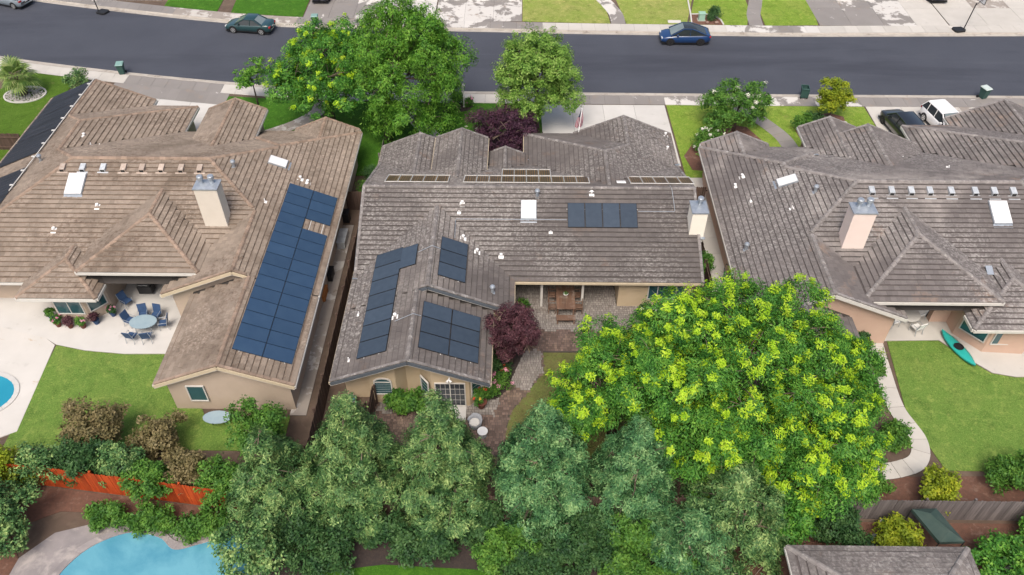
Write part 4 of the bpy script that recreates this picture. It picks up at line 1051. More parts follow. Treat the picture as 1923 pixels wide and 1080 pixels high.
def limb_mesh(base, h, r, lobes, nl, seed, lean=(0, 0)):
    g = random.Random(seed); b = MB(); x, y, z = base
    fork = Vector((x + lean[0] * .4, y + lean[1] * .4, z + h * .35)); top = Vector((x + lean[0], y + lean[1], z + h * .82))
    b.tube([(x, y, z), (x + lean[0] * .15, y + lean[1] * .15, z + h * .15), tuple(fork), tuple((fork + top) / 2 + Vector((g.uniform(-.2, .2), g.uniform(-.2, .2), 0))), tuple(top)], [r * 1.25, r, r * .8, r * .5, r * .15], 9)
    for i in range(nl):
        l_ = g.choice(lobes); tgt = Vector((l_[0] + g.uniform(-.4, .4) * l_[3], l_[1] + g.uniform(-.4, .4) * l_[4], l_[2] + g.uniform(-.1, .6) * l_[5]))
        t = g.uniform(.1, .8); st = fork.lerp(top, t); mid = st.lerp(tgt, .5) + Vector((g.uniform(-.3, .3), g.uniform(-.3, .3), .25))
        q = r * (.42 - .25 * t)
        b.tube([tuple(st), tuple(mid), tuple(tgt)], [q, q * .6, q * .2], 6)
        e2 = tgt + Vector((g.uniform(-1, 1), g.uniform(-1, 1), g.uniform(.1, .9))) * .8
        b.tube([tuple(mid), tuple(mid.lerp(e2, .6) + Vector((0, 0, .1))), tuple(e2)], [q * .45, q * .3, q * .12], 5)
    if nl > 12:
        b.mat(1)
        for i in range(nl * 3):
            l_ = g.choice(lobes[1:]); c = Vector(l_[:3]); d = Vector((g.gauss(0, 1), g.gauss(0, 1), abs(g.gauss(0, .8)))).normalized(); e_ = c + Vector((d.x * l_[3], d.y * l_[4], d.z * l_[5])) * g.uniform(.95, 1.15)
            b.tube([tuple(c - Vector((d.x, d.y, .4)) * .5), tuple(c.lerp(e_, .5) + Vector((0, 0, .08))), tuple(e_)], [.03, .02, .008], 4)
        b.mat(0)
    return b
def tree(name, label, cat, base, lobes, trunk, mats, fol, group=None, seed=0, nl=16, bark='bark', lean=(0, 0)):
    root = thing(name, label, cat, base, group)
    h = max(l[2] + l[5] * .6 for l in lobes) - base[2]
    limb_mesh(base, h, trunk, lobes, nl, seed, lean).build('trunk', [M[bark], M['twig']], root, smooth=True)
    V, F, mm = foliage(lobes, seed=seed, **fol)
    mesh_np('crown', V, F, mats, mm, root)
    return root
def round_lobes(c, r, n, rl, seed, zb=.6):
    g = random.Random(seed); out = [(c[0], c[1], c[2], r[0] * .72, r[1] * .72, r[2] * .75)]
    for i in range(n):
        t = 2.39996 * i + g.uniform(-.3, .3); z = 1 - (i + .5) / n * 1.55; q = math.sqrt(max(0, 1 - z * z))
        k = rl * g.uniform(.6, 1.32); s_ = g.uniform(.72, 1.04)
        out.append((c[0] + r[0] * q * math.cos(t) * s_ - 0, c[1] + r[1] * q * math.sin(t) * s_, c[2] + r[2] * z * s_, k, k, k * .85))
    return out
def cone_lobes(x, y, h, r, seed, z0=.7):
    """tapering stack of separate billows with gaps between them"""
    g = random.Random(seed); out = [(x, y, h * .40, r * .42, r * .42, h * .36), (x, y, h * .80, r * .2, r * .2, h * .16)]
    # lower boughs that spill over the fence on the garden behind
    for dx, dy, z in ((-1.5, -1.5, 1.9), (0, -1.9, 2.1), (1.5, -1.5, 1.9), (-.8, -2.5, 1.1), (.8, -2.5, 1.1)): out.append((x + dx * r / 2.3 + g.uniform(-.2, .2), y + dy * r / 2.3 + g.uniform(-.2, .2), z * h / 7.5, r * .36, r * .34, r * .32))
    for z, q, n in ((.0, .98, 7), (.12, 1.0, 7), (.25, .95, 7), (.39, .80, 6), (.53, .60, 5), (.67, .38, 4), (.81, .18, 3), (.94, .03, 1)):
        for i in range(n):
            t = 2 * math.pi * (i + g.uniform(-.3, .3)) / n + z * 11; k = r * g.uniform(.24, .36) * (1 if z < .45 else 1.2 - .62 * z)
            out.append((x + r * q * .74 * math.cos(t), y + r * q * .74 * math.sin(t), z0 + (h - z0) * z + g.uniform(-.3, .3), k, k, k * g.uniform(.75, 1.0)))
    return out
ROWF = dict(n=560, per=84, cr=.36, leaf=(.19, .055), up=.3, droop=.15, inner=.06, low=-.35, flat=.9, outl=.9, dn=1.0, rn=.38)
for i, (x, y, h, r, s_, m_, lb) in enumerate((
        (-8.15, 23.0, 7.7, 2.25, 21, 'row', 'feathery sage-green screen tree below the fence gate, second from the left of the row'),
        (-3.8, 22.8, 8.0, 2.3, 22, 'row', 'feathery sage-green screen tree in front of the sliding glass door'),
        (1.25, 22.8, 7.5, 2.3, 23, 'row2', 'feathery green screen tree beside the curved lawn edge, middle of the row'),
        (5.8, 22.7, 6.4, 2.1, 24, 'row2', 'feathery green screen tree in front of the yellow-tipped trees'),
        (-12.2, 22.2, 5.8, 2.1, 25, 'row', 'leftmost feathery screen tree, at the end of the red fence'),
        (10.6, 20.9, 5.2, 2.4, 26, 'row', 'rightmost feathery grey-green screen tree, below the yellow-tipped crown'),
        (8.4, 19.4, 3.4, 2.0, 27, 'row2', 'low feathery screen tree at the bottom right end of the row'))):
    tree('screen_tree', lb, 'tree', (x, y, .08), cone_lobes(x, y, h, r, s_), .16, [L[m_]], dict(ROWF, n=int(1080 * (h / 8) * (r / 2.8))), 'row of feathery trees along the back fence', s_, 22)
# big yellow-tipped trees in the back garden
BIG = dict(per=105, cr=.5, leaf=(.18, .062), up=.55, droop=.1, inner=.26, low=-.45, flat=.85, outl=.5, dn=.8, rn=.42, tipf=.42, tipo=0, tip_up=-.05, tipsize=.56)
tree('shade_tree', 'tallest bright green tree with yellow new growth, centre of the back garden clump', 'tree', (11.3, 26.9, .08),
     round_lobes((11.5, 27.2, 5.6), (4.8, 4.4, 3.6), 34, 1.25, 31), .3, [L['glossy'], L['tip'], L['tipo']], dict(BIG, n=1150), 'yellow-tipped trees in the back garden', 31, 34)
tree('shade_tree', 'bright green tree with yellow tips spreading over the small back lawn', 'tree', (5.2, 26.6, .08),
     round_lobes((5.9, 26.9, 3.4), (4.0, 3.1, 2.4), 26, 1.05, 32), .22, [L['glossy'], L['tip'], L['tipo']], dict(BIG, n=720), 'yellow-tipped trees in the back garden', 32, 24)
tree('shade_tree', 'yellow-tipped tree at the right of the clump, next to the neighbour\'s path', 'tree', (15.0, 23.9, .08),
     round_lobes((15.0, 24.0, 2.9), (3.2, 2.9, 2.4), 24, 1.05, 33), .22, [L['glossy'], L['tip'], L['tipo']], dict(BIG, n=700), 'yellow-tipped trees in the back garden', 33, 24)
tree('shade_tree', 'yellow-tipped tree over the peach house\'s path and rear corner', 'tree', (17.9, 28.3, .08),
     round_lobes((17.9, 28.4, 2.9), (1.4, 3.0, 1.8), 16, .75, 34), .16, [L['glossy'], L['tip'], L['tipo']], dict(BIG, n=340, tipf=.22), 'yellow-tipped trees in the back garden', 34, 16)
tree('shade_tree', 'lower yellow-tipped tree at the front of the clump, behind the rightmost screen trees', 'tree', (9.6, 23.9, .08),
     round_lobes((9.6, 24.0, 2.7), (3.0, 2.2, 2.3), 16, .95, 35), .16, [L['glossy'], L['tip'], L['tipo']], dict(BIG, n=420), 'yellow-tipped trees in the back garden', 35, 16)
# street trees
tree('street_tree', 'round street tree with yellow and orange new growth, left of the willowy tree', 'tree', (-15.6, 57.6, .08),
     round_lobes((-14.9, 57.8, 4.6), (4.2, 3.8, 3.7), 32, 1.15, 41), .22, [L['glossy'], L['tip'], L['tipo']], dict(BIG, n=860, per=70, leaf=(.2, .085), tipf=.36, tipo=0, tipsize=.45), None, 41, 20)
tree('street_tree', 'tallest willowy dark green street tree with a dark trunk', 'tree', (-10.7, 55.4, .08),
     round_lobes((-8.6, 56.6, 5.9), (3.9, 3.7, 5.0), 38, 1.25, 42) + [(-10.6, 54.6, 2.6, 1.5, 1.3, 1.5), (-8.4, 53.9, 2.6, 1.6, 1.2, 1.4), (-6.4, 54.6, 2.8, 1.4, 1.2, 1.4)], .3, [L['street']], dict(n=1150, per=62, cr=.48, leaf=(.24, .07), up=.4, droop=.8, inner=.2, low=-.6, flat=1.1, outl=.5, dn=.85, rn=.4), None, 42, 24)
tree('street_tree', 'light green dense street tree beside the white driveway', 'tree', (1.3, 57.4, .08),
     round_lobes((1.25, 57.6, 4.5), (2.85, 2.8, 3.5), 30, .95, 43), .2, [L['lime']], dict(n=760, per=62, cr=.42, leaf=(.18, .08), up=.6, droop=.2, inner=.2, low=-.5, flat=.9, outl=.4, dn=.85, rn=.4), None, 43, 18)
tree('street_tree', 'slender young tree with sparse crown on the tan house\'s front lawn', 'tree', (-22.7, 60.7, .08),
     round_lobes((-22.6, 60.8, 2.7), (1.25, 1.2, 1.3), 10, .5, 44), .07, [L['street']], dict(n=70, per=26, cr=.36, leaf=(.24, .1), low=-.6), None, 44, 8)
tree('ornamental_tree', 'purple-leaved plum tree in front of the middle house\'s entry', 'tree', (-.8, 54.6, .08),
     round_lobes((-1.25, 54.0, 2.1), (2.5, 1.9, 1.6), 16, .8, 45), .12, [L['plum']], dict(n=380, per=56, cr=.4, leaf=(.16, .07), low=-.5), None, 45, 14)
tree('ornamental_tree', 'maroon-leaved tree by the wing\'s corner and paver path', 'tree', (-.4, 31.6, .08),
     round_lobes((-.42, 31.7, 2.6), (1.3, 1.3, 1.85), 16, .55, 46), .1, [L['maroon']], dict(n=420, per=60, cr=.3, leaf=(.12, .055), low=-.7), None, 46, 14)
tree('ornamental_tree', 'bushy green tree with white blossoms on the right front lawn', 'tree', (17.6, 57.0, .08),
     round_lobes((17.6, 57.2, 2.3), (2.2, 2.1, 1.75), 14, .8, 47), .1, [L['shrub'], L['flw'], L['flw']], dict(n=260, per=36, cr=.42, leaf=(.26, .085), droop=-.9, low=-.5, tipf=.08, tipsize=.5), None, 47, 10)
tree('ornamental_tree', 'yellow-green clipped tree with several stems in the kerbside bed', 'tree', (25.9, 59.0, .08),
     [(25.4, 59.1, 3.0, .8, .8, 1.0), (26.4, 59.1, 2.5, .75, .8, .95), (25.5, 58.9, 1.7, .85, .8, .8), (26.2, 59.3, 1.6, .9, .8, .7), (27.0, 59.0, 2.0, .5, .5, .5)], .12, [L['yellowish']], dict(n=200, per=40, cr=.3, leaf=(.18, .08), droop=-.6, low=-.7), None, 48, 10)
# left neighbour's hedge trees and others
SHF = dict(per=40, cr=.36, leaf=(.17, .08), low=-.6)
def shrub(name, label, x, y, rx, ry, h, mat, n=90, seed=0, group=None, cat='shrub', fl=None, leaf=(.17, .08), nlob=8, z0=.1, cr=.32, stem=True, **kw):
    root = thing(name, label, cat, (x, y, z0), group)
    lb = round_lobes((x, y, z0 + h * .5), (rx * .8, ry * .8, h * .42), nlob, min(rx, ry) * .42, seed)
    V, F, mm = foliage(lb, n=n, per=kw.pop('per', 34), cr=cr, leaf=leaf, seed=seed, low=-.8, tipf=.22 if fl else 0, tipsize=.4, tip_up=-.3, **kw)
    mesh_np('foliage', V, F, [L[mat], L[fl or mat], L[fl or mat]], mm, root)
    b = MB(); g = random.Random(seed)
    for i in range(4): b.tube([(x + g.uniform(-.1, .1), y + g.uniform(-.1, .1), z0), (x + g.uniform(-.4, .4) * rx, y + g.uniform(-.4, .4) * ry, z0 + h * .6)], [.035, .012], 5)
    b.build('stem', M['bark'], root)
    return root
shrub('shrub', 'grey-green oleander shrub at the corner of the artificial lawn', -38.9, 63.3, 1.1, 1.0, 1.8, 'row', 80, 61, leaf=(.22, .05), droop=-.8)
shrub('hedge', 'white-flowered low shrub between the front walk and plum tree', -4.0, 55.0, 1.1, 1.0, 1.0, 'shrub', 70, 62, fl='flw')
shrub('shrub', 'rounded green shrub beside the lamp post', -5.5, 61.0, .6, .45, 1.0, 'shrub', 40, 63)
shrub('hydrangea', 'pink hydrangea right of the lamp post', -4.55, 60.75, .4, .35, .6, 'shrub', 30, 64, fl='flp', tipo=0)
shrub('hydrangea', 'pink hydrangea left of the lamp post', -5.75, 59.95, .4, .35, .6, 'shrub', 30, 65, fl='flp')
shrub('topiary', 'clipped round bush in the side yard behind the tan house', -11.4, 50.0, .65, .65, 1.4, 'shrubdk', 60, 66, leaf=(.1, .06))
shrub('topiary', 'clipped round bush nearer the side gate of the tan house', -11.5, 47.6, .6, .6, 1.5, 'shrub', 60, 67, leaf=(.1, .06))
shrub('shrub', 'dark leafy shrub against the side fence', -10.9, 48.8, .6, .6, .9, 'shrubdk', 40, 68)
shrub('shrub', 'low leafy plants beside the tan house\'s entry walk', -18.6, 54.2, 1.2, .6, .7, 'shrub', 50, 69, leaf=(.26, .05), droop=-.5)
shrub('hedge', 'flowering shrub under the blossoming tree, left part', 15.1, 54.4, 1.5, 1.3, 1.3, 'shrub', 120, 70, fl='flw')
shrub('hedge', 'dark shrub beside the peach house\'s front gable', 18.6, 53.6, 1.0, .9, .9, 'shrubdk', 60, 71)
shrub('shrub', 'leafy shrub left of the yellow-green tree', 23.4, 57.4, .85, .8, 1.3, 'shrub', 70, 72)
shrub('shrub', 'low shrub between the kerbside tree and walk', 24.6, 58.6, .8, .5, .8, 'shrubdk', 40, 73)
shrub('shrub', 'round dark bush beside the green utility box', 19.35, 77.5, .65, .6, 1.3, 'shrubdk', 70, 74, leaf=(.12, .07))
shrub('hedge', 'yellow-green low hedge at the right edge by the pavement', 45.0, 60.3, 1.6, .7, .8, 'yellowish', 80, 75)
shrub('hedge', 'white-flowered hedge under the cream house\'s rear window', 8.3, 35.7, 1.0, .5, .85, 'shrubdk', 70, 76, fl='flw')
shrub('shrub', 'leafy green bush between the arched window and bay', -6.3, 28.1, 1.25, .6, 1.5, 'shrub', 110, 77, leaf=(.22, .12))
shrub('rose_bush', 'pink and white rose bush in the dark mulch bed', -.95, 30.0, .6, .6, .8, 'shrub', 60, 78, fl='flp', leaf=(.11, .06))
shrub('rose_bush', 'small orange-leaved plant in the dark mulch bed', -.7, 31.0, .3, .3, .5, 'shrubdk', 30, 79, fl='flr', leaf=(.1, .05))
shrub('shrub', 'green shrub against the wing wall below the maroon tree', -1.55, 31.4, .45, .9, .9, 'shrubdk', 50, 80)
shrub('shrub', 'small shrub at the wing corner behind the flower pot', -1.65, 29.3, .5, .4, .7, 'shrub', 36, 81)
shrub('shrub', 'upright bush growing beside the concrete side path', 12.4, 39.6, .45, .5, 1.9, 'shrub', 60, 82)
shrub('shrub', 'agave-like plant on the artificial lawn by the black mats', -39.2, 57.4, .7, .7, .8, 'shrub', 36, 83, leaf=(.4, .06), droop=-.8)
shrub('shrub', 'fern under the porch eave beside the wing', .2, 36.3, .3, .3, .5, 'shrub', 18, 84, leaf=(.3, .05))
# hedge row and trees along the red fence
for i, (x, y, rx, ry, h, m_, lb) in enumerate((
        (-26.8, 23.2, 1.6, 1.2, 2.6, 'yellowish', 'yellow-green variegated shrub at the left edge above the fence'),
        (-24.7, 23.3, 1.3, 1.0, 2.6, 'row', 'grey-green shrub above the left end of the red fence'),
        (-22.6, 23.5, 1.4, 1.0, 2.7, 'shrubdk', 'dark green shrub in the hedge between two grey-green shrubs'),
        (-20.6, 23.3, 1.4, 1.0, 2.9, 'row', 'grey-green shrub standing tallest along the red fence'),
        (-18.7, 22.5, 1.3, 1.1, 2.5, 'shrub', 'bright green vine tumbling over the red fence'),
        (-16.9, 23.0, 1.2, .9, 2.5, 'brownish', 'reddish bronze shrub between two green vines'),
        (-15.0, 22.2, 1.4, 1.2, 2.8, 'shrub', 'bright green vine beside the leftmost screen tree'))):
    shrub('hedge_shrub', lb, x, y, rx, ry, h, m_, 150, 90 + i, 'hedge along the red fence', leaf=(.16, .09))
for i, (x, y, rx, ry, h, m_, lb) in enumerate((
        (-22.6, 25.6, 2.0, 1.4, 3.0, 'brownish', 'large bronze bush on the lawn, left of its twin'),
        (-19.2, 25.2, 1.4, 1.2, 2.4, 'brownish', 'smaller bronze bush on the lawn near the wing'),
        (-13.6, 25.2, 1.7, 1.6, 3.6, 'shrub', 'green tree between the tan house\'s wing and the screen trees'),
        (-25.6, 20.0, 2.6, 2.0, 3.0, 'row', 'large olive bush at the bottom left corner by the pool'),
        (-20.6, 20.9, 1.3, .7, 1.1, 'shrub', 'green bush at the foot of the red fence, left'),
        (-18.2, 20.7, 1.5, .7, 1.1, 'shrub', 'green bush at the foot of the red fence, middle'),
        (-15.6, 20.3, 1.6, .7, 1.1, 'shrub', 'green bush at the foot of the red fence, right'),
        (-12.4, 18.9, 1.5, 1.5, 3.4, 'row', 'grey-green tree right of the kidney pool'),
        (-11.0, 20.0, 1.4, 1.0, 2.0, 'shrubdk', 'deep green bush at the bottom edge right of the pool tree'),
        (-6.6, 20.3, 1.7, .9, 1.5, 'shrubdk', 'dark bush at the bottom edge under the first screen tree'),
        (1.6, 20.1, 1.6, .9, 1.7, 'shrubdk', 'deep green bush at the bottom edge under the middle screen tree'),
        (5.6, 19.8, 1.5, .9, 2.0, 'shrub', 'green bush at the bottom edge below the fourth screen tree'),
        (-8.6, 20.6, 1.5, .9, 1.7, 'shrubdk', 'deep green bush at the bottom edge under the second screen tree, left'),
        (-1.8, 20.6, 1.6, .9, 1.6, 'shrubdk', 'dark bush at the bottom edge between two screen trees'),
        (3.6, 20.7, 1.5, .8, 1.6, 'shrubdk', 'deep green bush at the bottom edge between the middle trees'),
        (6.9, 20.6, 1.4, .9, 1.9, 'shrubdk', 'deep green bush at the bottom edge beneath the fourth screen tree'),
        (1.0, 18.4, 1.6, 1.0, 1.5, 'shrubdk', 'dark bush at the very bottom right of the lawn patch'),
        (5.4, 18.1, 1.6, 1.0, 1.6, 'shrub', 'green bush at the very bottom right of centre'),
        (-9.2, 18.6, 1.8, 1.2, 1.8, 'shrubdk', 'dark bush at the bottom edge, left of the lawn patch'),
        (-4.4, 19.2, 2.0, 1.0, 1.7, 'shrubdk', 'dark bush at the bottom edge under the second screen tree'),
        (-.6, 19.2, 1.8, 1.1, 1.9, 'shrub', 'green bush at the bottom edge below the middle tree'),
        (3.6, 19.0, 2.0, 1.1, 1.9, 'shrubdk', 'dark bush at the bottom edge right of centre'),
        (7.4, 18.2, 1.4, 1.0, 1.8, 'shrub', 'green bush at the bottom edge by the screen trees\' end'),
        (15.8, 20.6, 1.5, 1.0, 1.6, 'shrubdk', 'dark green bush behind the grey roof'),
        (13.2, 20.6, 1.5, 1.2, 2.2, 'glossy', 'green bush under the yellow-tipped tree by the fence'),
        (18.6, 20.0, 1.0, 1.2, 1.5, 'yellowish', 'lime-yellow bush left of the dark canvas canopy'),
        (23.2, 18.6, 1.7, 1.3, 2.0, 'glossy', 'deep green rounded bush at the lower right'),
        (25.6, 20.4, 1.1, 1.0, 1.6, 'glossy', 'small green tree at the right edge below the fence'),
        (21.6, 22.6, 1.0, .9, 2.0, 'yellowish', 'yellow-green bush overhanging the grey fence'),
        (18.2, 23.2, 1.2, .7, 1.2, 'shrub', 'low green bushes along the grey fence'),
        (26.0, 23.6, 2.0, 1.0, 1.8, 'shrub', 'green bush at the right edge by the lawn'),
        (20.6, 26.2, .7, .8, 1.2, 'shrub', 'rounded bush in the red mulch beside the garden path'),
        (20.8, 33.0, .5, .5, 1.3, 'shrubdk', 'slim dark bush by the garden path, near the wing'),
        (20.9, 31.2, .5, .5, 1.1, 'shrub', 'slim green bush by the garden path, nearer the lawn'))):
    shrub('garden_bush', lb, x, y, rx, ry, h, m_, int(60 + 50 * rx * ry), 120 + i, None, leaf=(.18, .09))
# palm
pr = thing('palm_tree', 'fan palm in a ring of pale river stones on the artificial lawn', 'tree', (-43.6, 62.1, .1))
tk = MB(); g = random.Random(4)
tk.tube([(-43.6, 62.1, .1), (-43.55, 62.05, .5), (-43.5, 62.0, 1.2), (-43.5, 62.0, 2.0)], [.36, .32, .26, .22], 10)
for i in range(46):
    t = g.uniform(0, 6.28); z = g.uniform(.2, 1.5); r_ = .32 - .09 * z; tk.tube([(-43.55 + r_ * .7 * math.cos(t), 62.05 + r_ * .7 * math.sin(t), z), (-43.55 + (r_ + .14) * math.cos(t), 62.05 + (r_ + .14) * math.sin(t), z + .12)], [.05, .02], 4)
tk.build('trunk', M['bark'], pr)
for i in range(26):
    t = 2.39996 * i; el = R(72 - i * 4.6); Lf = g.uniform(1.15, 1.5); p0 = Vector((-43.5, 62.0, 2.0)); dr = Vector((math.cos(t) * math.cos(el), math.sin(t) * math.cos(el), math.sin(el)))
    hub = p0 + dr * Lf * .62; sx = dr.cross(Vector((0, 0, 1))).normalized(); nv = sx.cross(dr)
    fr = MB(); fr.tube([tuple(p0), tuple(hub)], .018, 4)
    for k in range(15):
        a = R(-100 + 200 * k / 14); dd = dr * math.cos(a) + sx * math.sin(a); ln = Lf * (.62 + .2 * math.cos(a)); wd = sx * math.cos(a) - dr * math.sin(a)
        tipv = hub + dd * ln - Vector((0, 0, .22 * Lf)); mid = hub + dd * ln * .55 + nv * .03
        fr.face([hub, mid + wd * .065, tipv, mid - wd * .065])
    fr.build('frond', L['palm'], pr)
# ================================================================ fences
def fence(label, pts, h, mat, bw=.145, z0=.06, group=None):
    root = thing('fence', label, 'fence', (pts[0][0], pts[0][1], z0), group)
    off = root_off(root); proto = None; g = random.Random(len(pts) * 7 + int(h * 10))
    for (x0, y0), (x1, y1) in zip(pts[:-1], pts[1:]):
        Ln = math.hypot(x1 - x0, y1 - y0); an = math.atan2(y1 - y0, x1 - x0); dx, dy = (x1 - x0) / Ln, (y1 - y0) / Ln
        n = int(Ln / bw)
        for i in range(n):
            t = (i + .5) * bw
            if proto is None:
                b = MB(); w = bw - .008; b.raw([(-w / 2, -.01, 0), (w / 2, -.01, 0), (w / 2, .01, 0), (-w / 2, .01, 0), (-w / 2, -.01, h - .04), (w / 2, -.01, h - .04), (w / 2, .01, h - .04), (-w / 2, .01, h - .04), (-w / 2 + .035, -.01, h), (w / 2 - .035, -.01, h), (w / 2 - .035, .01, h), (-w / 2 + .035, .01, h)],
                    [(0, 1, 5, 4), (1, 2, 6, 5), (2, 3, 7, 6), (3, 0, 4, 7), (4, 5, 9, 8), (5, 6, 10, 9), (6, 7, 11, 10), (7, 4, 8, 11), (8, 9, 10, 11)])
                o = b.build('board', M[mat]); proto = o.data; o.parent = root
            else:
                o = bpy.data.objects.new('board', proto); C.objects.link(o); o.parent = root
            o.location = (x0 + dx * t - off.x, y0 + dy * t - off.y, g.uniform(-.02, .02)); o.rotation_euler = (g.uniform(-.01, .01), 0, an + g.uniform(-.02, .02))
        for zz in (.35, h - .35): MB().beam((x0 - dy * .04, y0 + dx * .04, z0 + zz), (x1 - dy * .04, y1 + dx * .04, z0 + zz), .05, .09).build('rail', M[mat], root)
        for i in range(int(Ln / 2.4) + 1):
            t = min(i * 2.4, Ln); px, py = x0 + dx * t - dy * .11, y0 + dy * t + dx * .11; MB().bx(px - .05, px + .05, py - .05, py + .05, z0, z0 + h).build('post', M[mat], root)
    return root
fence('red-stained board fence behind the kidney pool, half hidden by vines', [(-30, 23.4), (-24.2, 22.85), (-13.6, 21.5)], 1.8, 'woodred')
fence('weathered brown fence hidden behind the row of screen trees', [(-13.4, 21.5), (10.5, 21.5)], 1.8, 'woodf', .16)
fence('grey weathered board fence at the lower right below the peach house\'s lawn', [(10.7, 21.5), (31, 21.5)], 1.8, 'woodgrey')
fence('dark brown fence along the tan house\'s side path', [(-11.05, 22), (-11.05, 46.2)], 1.8, 'woodf')
fence('dark brown gate fence closing the side yard between tan and middle house', [(-12.6, 46.3), (-10.4, 46.3)], 1.7, 'woodf')
fence('grey low fence in the front side yard by the dark trunk', [(-10.75, 46.6), (-10.75, 53.5)], 1.5, 'woodgrey')
fence('dark fence beside the concrete side path of the peach house', [(12.3, 36.9), (12.3, 46.8)], 1.7, 'woodf')
fence('dark picket gate across the side path by the ivory chimney', [(11.6, 47.0), (13.6, 47.0)], 1.8, 'woodf')
fence('dark brown fence wing beside the arched window', [(-8.2, 28.5), (-8.2, 25.2)], 1.75, 'woodf')
fence('brown gate standing ajar next to the arched window', [(-8.4, 27.4), (-9.1, 26.2)], 1.7, 'woodf')
fence('brown fence at the left edge beside the artificial lawn', [(-39.6, 53.6), (-47, 53.6)], 1.6, 'woodf')
